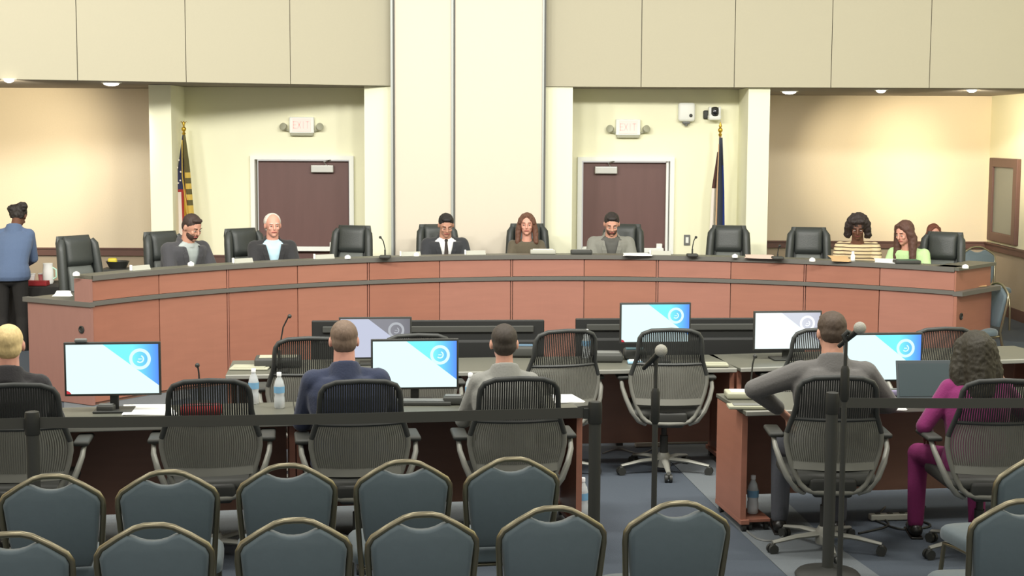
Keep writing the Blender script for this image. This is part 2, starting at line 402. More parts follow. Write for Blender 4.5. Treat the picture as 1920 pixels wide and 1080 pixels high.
b = MB(); arc(b, RD-.035, RD+.011, A0, A1, .868, .905); dobj('rail', b, m_gedge, 'graphite mid rail')
b = MB(); arc(b, RD+.101, RD+.78, A0, A1, .86, .895); dobj('work_surface', b, m_gtop)
cms = [m_cherry, m_cherry2, m_cherry, m_cherry2, m_cherry, m_cherry3, m_cherry3, m_cherry2, m_cherry3, m_cherry2, m_cherry, m_cherry3]
for i in range(12):
    a0 = A0+(A1-A0)*i/12; a1 = A0+(A1-A0)*(i+1)/12; g0 = R(.16) if i % 2 == 0 and i else R(.05); g1 = R(.16) if i % 2 == 1 and i < 11 else R(.05)
    b = MB(); arc(b, RD-.012, RD+.011, a0-g0, a1+g1, .908, 1.083, 5); dobj('upper_panel', b, cms[i])
    b = MB(); arc(b, RD-.012, RD+.011, a0-g0, a1+g1, .03, .866, 5); dobj('lower_panel', b, cms[i])
    if i % 2 == 0 and i:
        b = MB(); arc(b, RD-.016, RD+.011, a0+R(.06), a0-R(.06), .03, 1.083, 2); dobj('joint_strip', b, m_cherry3)
# ends
def end_panel(a, s, m, full):
    b = MB(); p0, p1 = pol(RD-.02, a), pol(RD+.76, a); d = (p1-p0).normalized(); n = Vector((-d.y, d.x))*s
    t = n*.03
    b.prism([p0, p1, p1+t, p0+t], .01, .858); 
    if full: b.prism([p0, p1, p1+t*.5, p0+t*.5], .9, 1.094)
    else: q = pol(RD+.17, a); b.prism([p0, q, q+t, p0+t], .9, 1.094)
    return dobj('end_panel', b, m, 'laminate end panel, oblique light put into its rose tone' if s > 0 and not full else 'orange cherry end panel')
end_panel(A0, 1, m_endl, False); end_panel(A1, -1, m_cherry2, True)
b = MB(); arc(b, RD-.035, RD+.80, A0+R(.5), A0-R(.1), .86, .9); dobj('end_ledge', b, m_gedge)
b = MB(); arc(b, RD-.035, RD+.80, A1-R(1.0), A1+R(.1), .86, .9); dobj('end_ledge', b, m_gedge)
b = MB(); arc(b, RD-.03, RD+.80, A1-R(.5), A1+R(2.2), 1.095, 1.125); arc(b, RD+.66, RD+.78, A1+R(4), A1+R(.2), .9, 1.094); dobj('end_cap_ledge', b, m_gtop)
for a, s, rr in ((A0, 1, RD+.09), (A1, -1, RD+.08)):
    p = pol(rr, a); n = Vector((-math.sin(a), math.cos(a)))*s
    b = MB(); M = Matrix.Translation((p.x+n.x*.031, p.y+n.y*.031, .66)) @ Vector((n.x, n.y, 0)).to_track_quat('Z', 'Y').to_matrix().to_4x4()
    b.lathe([(.032, 0), (.034, .006), (.024, .01), (.02, .002)], n=18, M=M); dobj('grommet', b, m_black, None, True)

# ================================================================ CHAIRS
def star_base(root, r=.32, z=.07, mb=m_strut, hub=.05, cr=.028, off=.3):
    b = MB(); b.lathe([(hub, z-.02), (hub, z+.05), (hub*.7, z+.08)], n=16)
    for k in range(5):
        a = 2*PI*k/5+off; d = Vector((math.cos(a), math.sin(a), 0)); p0 = d*hub*.6+Vector((0,0,z+.035)); p1 = d*r+Vector((0,0,z+.005))
        b.tube([p0, p0*.5+p1*.5+Vector((0,0,.008)), p1], [.026, .021, .015], n=8, flat=.7)
    obj('star_base', b, mb, root, True)
    for k in range(5):
        a = 2*PI*k/5+off; d = Vector((math.cos(a), math.sin(a), 0)); p = d*r; t = Vector((-d.y, d.x, 0))
        b = MB()
        for s in (-1, 1):
            M = Matrix.Translation(p+t*s*.016+Vector((0,0,cr))) @ t.to_track_quat('Z', 'Y').to_matrix().to_4x4()
            b.lathe([(cr, -.009), (cr, .009)], n=14, M=M)
        b.box(p+Vector((0,0,cr*1.5)), (.03, .03, .04), rz=a, bev=.008)
        obj('caster', b, m_black, root, True)

def make_exec(label):
    t = thing('executive_chair', label, 'chair', (0,0,0), 0, 'black executive chairs behind the dais')
    star_base(t, mb=m_black)
    b = MB(); b.lathe([(.03, .12), (.03, .3), (.022, .3), (.022, .42)], n=14); b.box((0,0,.42), (.2,.26,.04), bev=.01); obj('gas_column', b, m_black, t, True)
    b = MB(); b.box((0, -.02, .48), (.52, .50, .11), bev=.045); obj('seat', b, m_leather, t, True)
    def yb(z): return .25 + (z-.5)*.16
    def backloft(w0, w1, z0, z1, th, dx=0, dy=0, rnd=.04, n=8):
        rs = []; z1 = z1 + (z1-.5)*.10; z0 = z0 + (z0-.5)*.10; w0 *= .86; w1 *= .86
        for i in range(n+1):
            f = i/n; z = z0+(z1-z0)*f; w = w0+(w1-w0)*f; k = 1
            e = min(f, 1-f)*(z1-z0)
            if e < rnd: k = math.sqrt(max(0, 1-((rnd-e)/rnd)**2))*.75+.25
            y = yb(z)+dy; r = []
            for j in range(16):
                a = 2*PI*j/16; ca, sa = math.cos(a), math.sin(a)
                r.append((dx+math.copysign(abs(ca)**.5, ca)*w/2*(.9+.1*k), y+math.copysign(abs(sa)**.6, sa)*th/2*k, z))
            rs.append(r)
        return MB().rings(rs)
    obj('backrest', backloft(.44, .46, .5, 1.14, .07, 0, .05, n=10), m_leather, t, True)
    obj('headrest', backloft(.345, .345, .88, 1.14, .11, 0, -.0, .06, 10), m_leather, t, True)
    obj('lumbar_pad', backloft(.33, .33, .56, .88, .08, 0, -.0, .04, 8), m_leather2, t, True, label='lower leather panel, sheen put into its grey')
    for s in (-1, 1):
        pts = [(s*(.188+(1.1-z)*.06), yb(z)-.012, z) for z in (.54, .64, .74, .84, .95, 1.05, 1.12, 1.165)]
        pts[-1] = (s*.165, yb(1.165), 1.165)
        b = MB(); b.tube(pts, [.03, .038, .042, .044, .045, .045, .042, .028], n=12); obj('side_bolster', b, m_leather, t, True)
    for s in (-1, 1):
        b = MB(); b.tube([(s*.29, .2, .46), (s*.31, .22, .6), (s*.31, .1, .68), (s*.31, -.12, .68), (s*.3, -.2, .6), (s*.28, -.12, .46)], .018, n=8); b.box((s*.31, -.01, .70), (.06, .26, .035), bev=.015); obj('armrest', b, m_black, t, True)
    return t

def make_mesh_chair(label):
    t = thing('mesh_task_chair', label, 'chair', (0,0,0), 0, 'mesh back task chairs at the desks')
    star_base(t, r=.32, z=.06, mb=m_strut, off=.3)
    b = MB(); b.lathe([(.028, .12), (.028, .26), (.02, .26), (.02, .38)], n=14); obj('gas_column', b, m_black, t, True)
    b = MB(); b.box((0, .06, .385), (.22, .34, .06), bev=.02); b.box((0, .19, .42), (.26, .10, .09), bev=.02); obj('mechanism', b, m_black, t, True)
    b = MB(); b.box((0, -.02, .45), (.50, .48, .075), bev=.035); obj('seat', b, m_black2, t, True)
    # back outline: half width and depth by height
    prof = [(.385, .0), (.388, .10), (.40, .145), (.43, .178), (.48, .205), (.54, .228), (.60, .247), (.67, .260), (.72, .258), (.77, .243), (.82, .226), (.88, .216), (.94, .214), (.98, .208), (1.012, .188), (1.035, .13), (1.042, 0)]
    def yy(x, z):
        base = .24 + .03*math.sin((z-.4)*4.0) + (.05*(z-.8)/.24 if z > .8 else 0)
        return base - .9*x*x*(1.0 if z < .85 else .6)
    right = [Vector((w, yy(w, z), z)) for z, w in prof]; left = [Vector((-w, yy(w, z), z)) for z, w in prof[:-1]][::-1]
    up = [p for p in right if p.z > .70] + [p for p in left if p.z > .70]
    b = MB(); b.tube(up, .0155, n=8); obj('back_frame', b, m_frame, t, True)
    lo = [p for p in left if p.z < .73 and p.x < -.001] + [p for p in right if p.z < .73]
    b = MB(); b.tube(lo, .015, n=8); obj('lower_frame', b, m_ribs, t, True, label='pale grey lower frame')
    def hw(z):
        for (z0, w0), (z1, w1) in zip(prof, prof[1:]):
            if z0 <= z <= z1: return w0+(w1-w0)*(z-z0)/(z1-z0)
        return 0
    def ribs(z0, z1, n, r):
        b = MB()
        for i in range(n):
            f = (i+.5)/n*2-1; pts = []
            zs = [z0+(z1-z0)*k/7 for k in range(8)]
            for z in zs: x = f*(hw(z)-.004); pts.append((x, yy(x, z), z))
            if abs(pts[0][0]) < .27: b.tube(pts, r, n=4)
        return b
    # upper flexible top: dark ribs; lower: grey ribs
    def top_ribs():
        b = MB()
        for i in range(34):
            x = -.205+.41*i/33; zt = .80
            for k in range(40):
                if hw(zt+.006) > abs(x)+.004 and zt < 1.035: zt += .006
                else: break
            zs = [.80+(zt-.80)*k/5 for k in range(6)]
            if zt > .83: b.tube([(x, yy(x, z), z) for z in zs], .0048, n=4)
        return b
    obj('upper_ribs', top_ribs(), m_frame, t)
    obj('lower_ribs', ribs(.55, .80, 42, .0056), m_ribs, t)
    b = MB(); b.tube([(f*hw(.80), yy(f*hw(.80), .80), .80) for f in [-1+.2*k for k in range(11)]], .011, n=6); obj('cross_band', b, m_frame, t, True)
    b = MB(); n = 12
    b.rings([[(f*hw(.56), yy(f*hw(.56), .56)+.004, .562), (f*hw(.52)*.99, yy(f*hw(.52), .52)+.016, .518), (f*hw(.52)*.97, yy(f*hw(.52), .52)-.008, .512), (f*hw(.56)*.98, yy(f*hw(.56), .56)-.012, .562)] for f in [-1+2*k/n for k in range(n+1)]])
    obj('back_lip', b, m_ribs, t, True, label='pale grey lower lip')
    for s in (-1, 1):
        b = MB(); b.tube([(s*.15, .17, .372), (s*.20, .20, .40), (s*.25, .20, .47), (s*.285, .18, .55), (s*.308, .14, .62), (s*.312, .08, .668)], [.018, .021, .022, .021, .019, .017], n=8, flat=.8)
        a = obj('arm_strut', b, m_strut, t, True)
        b = MB(); b.box((s*.30, -.0, .685), (.085, .25, .028), bev=.013); obj('arm_pad', b, m_black2, a, True)
    return t

def make_banquet(label):
    t = thing('banquet_chair', label, 'chair', (0,0,0), 0, 'blue banquet chairs in rows facing the desks')
    # local forward -Y ; back at y=+.22
    def by(z): return .20 + max(0, z-.45)*.18
    P = [(.165, 0), (.175, .25), (.185, .45), (.198, .62), (.208, .76), (.206, .80), (.19, .828), (.13, .868), (.07, .902), (.035, .911), (0, .912)]
    def yl(z): return by(z) + (.12*(1-z/.45)**1.0 if z < .45 else 0)
    right = [(x, yl(z), z) for x, z in P]; left = [(-x, yl(z), z) for x, z in P[:-1]][::-1]
    b = MB(); b.tube(right+left, .0125, n=10); obj('back_frame', b, m_tube, t, True)
    # pad
    top = [(.198, .79), (.186, .818), (.13, .858), (.098, .878), (.078, .874), (.05, .860), (.025, .853), (.0, .851)]
    out = [(.150, .50), (.172, .56), (.185, .66), (.193, .74)] + top
    poly = [(x, z) for x, z in out] + [(-x, z) for x, z in out[:-1]][::-1]
    b = MB(); rings_ = []
    for sc, dy in ((.93, .028), (.985, .020), (1.0, .006), (1.0, -.010), (.98, -.028), (.92, -.038)):
        rings_.append([(x*sc, by(.68+(z-.68)*sc)+dy-.0, .68+(z-.68)*sc) for x, z in poly])
    b.rings(rings_); obj('back_pad', b, m_blue, t, True)
    b = MB(); rs = []
    for k, (sc, z) in enumerate(((.9, .415), (.985, .425), (1, .445), (.985, .468), (.93, .482), (.7, .488))):
        rs.append([(sc*.225*math.copysign(abs(math.cos(a))**.35, math.cos(a)), -.03+sc*.225*math.copysign(abs(math.sin(a))**.35, math.sin(a)), z) for a in [2*PI*j/32 for j in range(32)]])
    b.rings(rs); obj('seat', b, m_blue, t, True)
    for s in (-1, 1):
        b = MB(); b.tube([(s*.20, -.225, .0), (s*.20, -.215, .25), (s*.198, -.19, .40), (s*.19, -.10, .405), (s*.187, .19, .41)], .0115, n=8); obj('leg', b, m_tube, t, True)
    b = MB(); b.tube([(-.19, .15, .40), (.19, .15, .40)], .01); b.tube([(-.19, -.15, .40), (.19, -.15, .40)], .01); obj('seat_rail', b, m_tube, t, True)
    return t

# ================================================================ PEOPLE
m_skin = mat('skin_fair', (214,160,138), .55, var=.05, scale=30)
m_skin2 = mat('skin_olive', (196,146,124), .55, var=.05, scale=30)
m_skin3 = mat('skin_brown', (106,70,54), .55, var=.05, scale=30)
m_skin4 = mat('skin_pink', (216,158,138), .55, var=.05, scale=30)
m_lip = mat('lips', (160,84,78), .5); m_lip2 = mat('lips_deep', (120,58,54), .5)
m_eye = mat('eye_white', (176,164,154), .5); m_iris = mat('iris_dark', (44,34,28), .3)
m_shoe = mat('black_shoe_leather', (30,28,26), .35)

def blend(mb, name, m, parent, voxel, smooth_it=4, cut=None, noise=0, sc=0):
    bm = mb.bm; bmesh.ops.recalc_face_normals(bm, faces=bm.faces[:])
    me = bpy.data.meshes.new(name); bm.to_mesh(me); bm.free()
    o = bpy.data.objects.new('tmp', me); C.objects.link(o)
    r = o.modifiers.new('r', 'REMESH'); r.mode = 'VOXEL'; r.voxel_size = voxel; r.adaptivity = 0
    if noise:
        tx = bpy.data.textures.new('lump', 'CLOUDS'); tx.noise_scale = sc; d = o.modifiers.new('d', 'DISPLACE'); d.texture = tx; d.strength = noise; d.mid_level = .5
    if smooth_it:
        s = o.modifiers.new('s', 'SMOOTH'); s.factor = .5; s.iterations = smooth_it
    dg = bpy.context.evaluated_depsgraph_get(); dg.update()
    me2 = bpy.data.meshes.new_from_object(o.evaluated_get(dg)); bpy.data.objects.remove(o); bpy.data.meshes.remove(me)
    if cut:
        b2 = bmesh.new(); b2.from_mesh(me2); bmesh.ops.delete(b2, geom=[f for f in b2.faces if cut(f.calc_center_median())], context='FACES'); b2.to_mesh(me2); b2.free()
    me2.materials.clear(); me2.materials.append(m)
    for p in me2.polygons: p.use_smooth = True
    me2.name = name
    return link(name, me2, parent)

def ik(S, T, l1, l2, hint):
    S, T, hint = Vector(S), Vector(T), Vector(hint); d = T-S; L = min(d.length, (l1+l2)*.985); d.normalize(); T = S+d*L
    a = (l1*l1-l2*l2+L*L)/(2*L); h = math.sqrt(max(0, l1*l1-a*a)); hp = hint-d*hint.dot(d); hp.normalize()
    return S+d*a+hp*h, T

def make_person(label, loc, rz, scale=1, skin=None, lean=(0, 0), twist=0, head=(0, 0), headtilt=0, hair='short', hairc=(40,34,30), beard=None,
                top='jacket', topc=(50,50,54), shirtc=(235,238,240), tie=None, hands=None, elbow_out=.5, pants=(40,40,44), w=1.0, standing=False, elbow_z=-.8,
                stripes=None, knees=None, hairlen=.2, hairw=1, lower=True, headfwd=0, vneck=True, brows=True, topm=None, collar=True):
    skin = skin or m_skin
    t = thing('person', label, 'person', loc, rz, scale=scale)
    hz = .56 if not standing else .92
    lx, ly = lean
    def sp(f):   # spine centre, f 0..1 from pelvis to neck base
        bend = f*f*.55+f*.45
        return Vector((lx*bend, ly*bend + .02*math.sin(f*PI), hz + .52*f - .12*f*(abs(ly)*1.0 if abs(ly) > .12 else abs(ly)*.4)))
    if standing and ly < -.2:
        def sp(f):
            return Vector((lx*f, ly*f**1.2, hz + .52*f*math.cos(math.asin(min(.95, -ly/.52)))))
    RG = [(-.10, .160, .110), (-.02, .178, .125), (.08, .172, .122), (.24, .150, .108), (.40, .155, .110), (.58, .172, .118), (.74, .180, .116), (.85, .172, .100), (.93, .135, .078), (1.0, .070, .062), (1.06, .055, .058)]
    if w < .97: RG = [(f, rx*w*(1.04 if f < .1 else 1), ry*(1.0)) for f, rx, ry in RG]
    elif w > 1: RG = [(f, rx*w, ry*w) for f, rx, ry in RG]
    def torso(b, inf, f0=-.2, f1=2, n=20):
        rs = []
        for f, rx, ry in RG:
            if f < f0-1e-6 or f > f1+1e-6: continue
            c = sp(max(f, 0)) + Vector((0, 0, min(f, 0)*.52)); tw = Matrix.Rotation(twist*max(0, f), 3, 'Z')
            rs.append([c + tw @ Vector(((rx+inf)*math.cos(2*PI*k/n), (ry+inf)*math.sin(2*PI*k/n), 0)) for k in range(n)])
        return b.rings(rs)
    TW = Matrix.Rotation(twist, 3, 'Z')
    nb = sp(1.0); sh = {s: sp(.86) + TW @ Vector((s*.168*w, .005, 0)) for s in (-1, 1)}
    hands = hands or {1: (.16, -.36, hz+.17), -1: (-.16, -.36, hz+.17)}
    E, Hn = {}, {}
    for s in (-1, 1):
        E[s], Hn[s] = ik(sh[s], hands[s], .27, .25, (s*elbow_out, .25, elbow_z if s > 0 else -.8))
    hp = {s: Vector((s*.09, 0, hz)) for s in (-1, 1)}
    if standing: kn = {s: Vector((s*.10, -.03, .50)) for s in (-1, 1)}; an = {s: Vector((s*.10, .02, .08)) for s in (-1, 1)}
    else:
        kx = knees or (.11, .11)
        kn = {s: Vector((s*kx[0 if s > 0 else 1], -.41, .53)) for s in (-1, 1)}; an = {s: Vector((s*(kx[0 if s > 0 else 1]+.01), -.37, .09)) for s in (-1, 1)}
    # head frame
    HR = (Matrix.Rotation(head[0], 3, 'Z') @ Matrix.Rotation(headtilt, 3, 'Y') @ Matrix.Rotation(head[1], 3, 'X'))
    n1 = nb + Vector((0, -.012-headfwd*.5, .045)); hc = nb + Vector((0, -.02-headfwd, .045)) + HR @ Vector((0, -.01, .106))
    def hpnt(x, y, z): return hc + HR @ Vector((x, y, z))
    # ---- body: one continuous surface
    b = MB(); torso(b, -.030)
    b.cap(nb+Vector((0,0,-.03)), .058*w, hc+HR@Vector((0,.02,-.05)), .052*w)
    for s in (-1, 1):
        b.cap(sh[s]+Vector((-s*.01,0,-.012)), .042*w, E[s], .034*w); b.cap(E[s], .034*w, Hn[s], .025)
        if lower:
            b.cap(hp[s], .078, kn[s], .056); b.cap(kn[s], .054, an[s], .036)
        b.cap(an[s], .034, an[s]+Vector((0, -.13, -.045)), .028)
        # hand
        d = (Hn[s]-E[s]).normalized(); d = (d+Vector((0, 0, -.1))).normalized(); side = d.cross(Vector((0,0,1)))
        if side.length < .2: side = Vector((1,0,0))
        side.normalize(); side = side*(-1 if side.x*s > 0 else 1)       # thumb side points inward
        up = side.cross(d).normalized(); 
        if up.z < 0: up = -up
        w0 = Hn[s]
        for k in range(4):
            o_ = side*(.030-.020*k); b.cap(w0+d*.02+o_*.6, .014, w0+d*.085+o_, .012)
            L = (.070, .078, .072, .056)[k]; p0 = w0+d*.085+o_*1.08; p1 = p0+d*L*.5-up*.006; p2 = p1+d*L*.35-up*.018; p3 = p2+d*L*.15-up*.014
            b.cap(p0, .0092, p1, .0086); b.cap(p1, .0086, p2, .008); b.cap(p2, .008, p3, .007)
        q0 = w0+d*.025+side*.022; q1 = q0+d*.035+side*.022-up*.006; q2 = q1+d*.028+side*.008-up*.006
        b.cap(q0, .014, q1, .0105); b.cap(q1, .0105, q2, .009)
    b.ell(hpnt(0, .012, .022), (.075, .094, .092), HR, 18, 12); b.ell(hpnt(0, -.022, -.045), (.056, .066, .066), HR); b.ell(hpnt(0, -.066, -.086), (.024, .02, .02), HR)
    b.cap(hpnt(0, -.084, .018), .008, hpnt(0, -.102, -.022), .0125); b.cap(hpnt(-.03, -.074, .026), .010, hpnt(.03, -.074, .026), .010)
    for s in (-1, 1):
        b.ell(hpnt(s*.077, .012, -.006), (.010, .018, .030), HR); b.ell(hpnt(s*.036, -.066, -.022), (.020, .016, .018), HR)
    body = blend(b, 'body', skin, t, .0065, 3)
    # ---- face parts
    for s in (-1, 1):
        b = MB(); b.ell(hpnt(s*.031, -.0780, .004), (.0115, .007, .0055), HR, 12, 8); e = obj('eye', b, m_eye, t, True)
        b = MB(); b.ell(hpnt(s*.031, -.0830, .003), (.0055, .003, .0048), HR, 10, 6); obj('iris', b, m_iris, e, True)
    b = MB(); b.cap(hpnt(-.022, -.0815, -.057), .0048, hpnt(0, -.0885, -.0555), .006); b.cap(hpnt(0, -.0885, -.0555), .006, hpnt(.022, -.0815, -.057), .0048); obj('mouth', b, m_lip2 if skin is m_skin3 else m_lip, t, True)
    hm = mat('hair_%d_%d_%d' % hairc, hairc, .65, var=.25, scale=60, bump=.6, stretch=(1,1,.3))
    if brows:
        for s in (-1, 1):
            b = MB(); b.cap(hpnt(s*.018, -.086, .029), .004, hpnt(s*.045, -.075, .030), .003); obj('eyebrow', b, hm, t, True)
    # ---- hair
    b = MB(); nz, ns = .006, .02
    if hair == 'short':
        b.ell(hpnt(0, .022, .040), (.081, .094, .084), HR, 18, 12); b.ell(hpnt(0, .045, -.0), (.077, .066, .07), HR); b.ell(hpnt(0, -.040, .092), (.055, .035, .022), HR)
    elif hair == 'thin':
        b.ell(hpnt(0, .034, .034), (.086, .092, .086), HR, 18, 12); b.ell(hpnt(0, .05, -.02), (.079, .062, .065), HR); nz = .004
    elif hair == 'balding':
        b.ell(hpnt(0, .045, .0), (.079, .068, .07), HR, 18, 12)
        b.ell(hpnt(0, .03, .055), (.07, .08, .062), HR, 18, 12); nz = .003
    elif hair == 'crop':
        b.ell(hpnt(0, .024, .036), (.0785, .092, .084), HR, 18, 12); b.ell(hpnt(0, .048, -.01), (.073, .058, .065), HR); nz = .002
    elif hair == 'long':
        b.ell(hpnt(0, .026, .036), (.088, .098, .092), HR, 18, 12)
        for s in (-1, 1):
            top_ = hpnt(s*.06, .0, .05); mid = hpnt(s*.088, .005, -.06); end = mid + Vector((s*.012, -.02, -hairlen)); b.cap(top_, .034*hairw, mid, .036*hairw); b.cap(mid, .036*hairw, end, .026*hairw)
            b.cap(hpnt(s*.02, -.052, .098), .016, hpnt(s*.074, -.03, .02), .018)
        b.cap(hpnt(0, .06, .02), .07, hpnt(0, .08, -.05)+Vector((0, .0, -hairlen*.7)), .05)
        nz, ns = .012, .03
    elif hair == 'curly_bob':
        b.ell(hpnt(0, .03, .04), (.112, .108, .098), HR, 18, 12)
        for s in (-1, 1): b.cap(hpnt(s*.085, .01, .03), .042, hpnt(s*.098, .0, -.085), .038)
        b.cap(hpnt(0, .07, .02), .08, hpnt(0, .08, -.09), .06); b.cap(hpnt(-.05, -.055, .09), .022, hpnt(.05, -.055, .09), .022)
        nz, ns = .03, .03
    elif hair == 'curly_long':
        b.ell(hpnt(0, .035, .035), (.108, .115, .10), HR, 18, 12)
        for s in (-1, 1): b.cap(hpnt(s*.07, .02, .03), .062, hpnt(s*.10, .04, -.12), .064); b.cap(hpnt(s*.10, .04, -.12), .064, hpnt(s*.10, .06, -.27), .055)
        b.cap(hpnt(0, .08, .02), .10, hpnt(0, .11, -.24), .095)
        nz, ns = .016, .02
    elif hair == 'bun':
        b.ell(hpnt(0, .024, .036), (.086, .096, .088), HR, 18, 12); b.ell(hpnt(-.05, .09, .06), (.06, .05, .05), HR); b.ell(hpnt(.05, .085, .03), (.055, .05, .05), HR); b.ell(hpnt(0, .05, -.02), (.08, .06, .06), HR); nz, ns = .03, .03
    blend(b, 'hair', hm, t, .008, 2, noise=nz, sc=ns)
    if beard:
        b = MB(); b.ell(hpnt(0, -.024, -.058), (.0585, .066, .058), HR, 16, 10)
        bo = blend(b, 'beard', mat('beard_%d_%d_%d' % beard, beard, .7, var=.2, scale=80, bump=.6), t, .007, 1, noise=.003, sc=.01,
              cut=lambda p: (lambda q: q.z > -.030 or (abs(q.x) < .024 and -.066 < q.z < -.046 and q.y < -.05))(HR.transposed() @ (p-hc)))
    # ---- clothing
    tm = topm or mat('cloth_%d_%d_%d' % topc, topc, .9, var=.06, scale=90, bump=.2, sheen=.15)
    if top == 'jacket': inf, ar = .028, .066
    else: inf, ar = .012, .060
    def ztof(z): return (z-hz)/max(.1, (nb.z-hz))
    if top == 'jacket':
        b = MB(); torso(b, -.006, -.02, 1.0); sm_ = mat('shirt_%d_%d_%d' % shirtc, shirtc, .85, var=.02, scale=60)
        b.rings([[nb+Vector((0,-.004,z-.014)) + TW@Vector((r*math.cos(2*PI*k/18), r*math.sin(2*PI*k/18), .012*math.sin(2*PI*k/18))) for k in range(18)] for r, z in ((.075,-.02), (.068, .012), (.063, .034), (.054, .03))])
        shirt = blend(b, 'shirt', sm_, t, .008, 2)
        b = MB(); torso(b, inf, -.1, .93)
        for s in (-1, 1):
            b.cap(sh[s]+TW@Vector((-s*.012, 0, .002)), ar*w, E[s], .051*w); b.cap(E[s], .051*w, Hn[s]+(E[s]-Hn[s])*.12, .039*w)
            b.cap(sp(.93)+TW@Vector((s*.06, 0, 0)), .05, sh[s]+TW@Vector((-s*.02, 0, .008)), .056*w)
        b.rings([[sp(.97)+Vector((0, .018, z)) + TW@Vector((r*math.cos(2*PI*k/18), r*math.sin(2*PI*k/18), .022*math.sin(2*PI*k/18))) for k in range(18)] for r, z in ((.11,-.04), (.096, .0), (.082, .040), (.074, .056), (.062, .050))])
        itw = TW.transposed()
        def cutv(p):
            f = ztof(p.z); c = sp(max(0, min(1, f))); q = itw @ (p-c)
            return q.y < -.02 and f > .30 and abs(q.x) < .006 + .075*(f-.30)/.65 and f < 1.2
        blend(b, 'jacket', tm, t, .009, 3, cut=cutv)
        # lapels
        def fy(f, x, infl):
            rx = ry = .1
            for (f0, a0, b0), (f1, a1, b1) in zip(RG, RG[1:]):
                if f0 <= f <= f1: k = (f-f0)/(f1-f0); rx = a0+(a1-a0)*k; ry = b0+(b1-b0)*k; break
            rx += infl; ry += infl; return -ry*math.sqrt(max(.02, 1-(x/rx)**2))
        for s in (-1, 1):
            b = MB(); fr, bk = [], []
            pr = [(.32, .004, .018), (.45, .018, .045), (.6, .036, .075), (.74, .052, .100), (.80, .060, .108), (.83, .064, .092), (.92, .074, .098)]
            rs = []
            for f, x0, x1 in pr:
                c = sp(f); r = []
                for x, e in ((x0, .004), (x1, .006), (x1, -.004), (x0, -.006)): r.append(c + TW @ Vector((s*x, fy(f, x, inf)-e, 0)))
                rs.append(r)
            b.rings(rs); obj('lapel', b, tm, t)
        if tie:
            b = MB(); rs = []
            for f, hw_ in ((.99, .014), (.955, .019), (.93, .012), (.75, .020), (.5, .027), (.36, .030), (.32, .004)):
                c = sp(f); y = fy(min(f, .9), 0, .004)-.004 if f < .93 else fy(1.0, 0, .012)-.012
                y = fy(min(f, .86), 0, .004)-.004 if f < .9 else y
                rs.append([c+TW@Vector((x, y-e, 0)) for x, e in ((-hw_, 0), (0, .006), (hw_, 0), (0, -.006))])
            b.rings(rs); obj('necktie', b, mat('tie_%d_%d_%d' % tie, tie, .6), t, True)
    else:
        b = MB(); torso(b, inf, -.1, .93)
        for s in (-1, 1):
            b.cap(sh[s]+TW@Vector((-s*.008, 0, 0)), ar*w, E[s], .045*w); b.cap(E[s], .045*w, Hn[s]+(E[s]-Hn[s])*.1, .034*w)
            b.cap(sp(.93)+TW@Vector((s*.05, 0, -.01)), .042, sh[s]+TW@Vector((-s*.02, 0, .0)), .05*w)
        blend(b, 'blouse' if top == 'blouse' else 'sweater', tm, t, .009, 3)
    pm = mat('cloth_%d_%d_%d' % pants, pants, .9, var=.06, scale=90, bump=.2)
    b = MB(); torso(b, .008 if top == 'jacket' else .004, -.1, .08)
    b.ell((0, .0, hz-.03), (.165*w, .12, .09))
    for s in (-1, 1):
        b.cap(hp[s], .090, kn[s], .068); b.cap(kn[s], .066, an[s]+Vector((0,0,.01)), .052)
    blend(b, 'trousers', pm, t, .012, 3)
    for s in (-1, 1):
        b = MB(); a = an[s]; b.cap(a+Vector((0, .03, -.04)), .042, a+Vector((0, -.15, -.055)), .034); b.cap(a+Vector((0,.0,-.01)), .044, a+Vector((0,-.04,-.04)), .042)
        b.box(a+Vector((0, -.06, -.083)), (.075, .27, .014), bev=.006); obj('shoe', b, m_shoe, t, True)
    return t

TH = R(9.7)     # the room's furniture is turned by this against the camera
def fwd(yaw): return Vector((math.sin(yaw), -math.cos(yaw), 0))   # direction local -Y points to

# ---- dais seats
def seat_pos(u, rr):
    p = on_circle(u, rr); a = math.atan2(p.y-CC.y, p.x-CC.x)
    return Vector((p.x, p.y, PLAT)), (a - PI/2)
exec0 = None
def put_exec(u, label, dyaw=0, rr=RD+1.40, scale=1.0):
    global exec0
    p, yaw = seat_pos(u, rr); yaw = yaw*.75+dyaw; p = p + fwd(yaw)*.33
    if exec0 is None:
        exec0 = make_exec(label); exec0.location = p; exec0.rotation_euler = (0,0,yaw); exec0.scale = (scale,)*3; return exec0
    return dup(exec0, p, yaw, label, scale=scale)
put_exec(146, 'empty black leather executive chair at the left end of the dais', .25, RD+1.4)
put_exec(308, 'black leather executive chair behind the bearded man in dark grey suit', .25)
put_exec(458, 'black leather executive chair behind the white haired man in black suit', .30)
put_exec(660, 'empty black leather executive chair in front of the left door', -.55)
put_exec(820, 'black leather executive chair behind the man in white shirt and tie', .1)
put_exec(989, 'black leather executive chair behind the woman with long brown hair facing forward', 0)
put_exec(1168, 'black leather executive chair behind the man in light grey jacket', -.2)
put_exec(1366, 'empty black leather executive chair below the dark blue flag', .0)
put_exec(1516, 'empty black leather executive chair left of the striped top', .1)
put_exec(1768, 'black leather executive chair behind the woman in pale green top', -.1, RD+1.4)

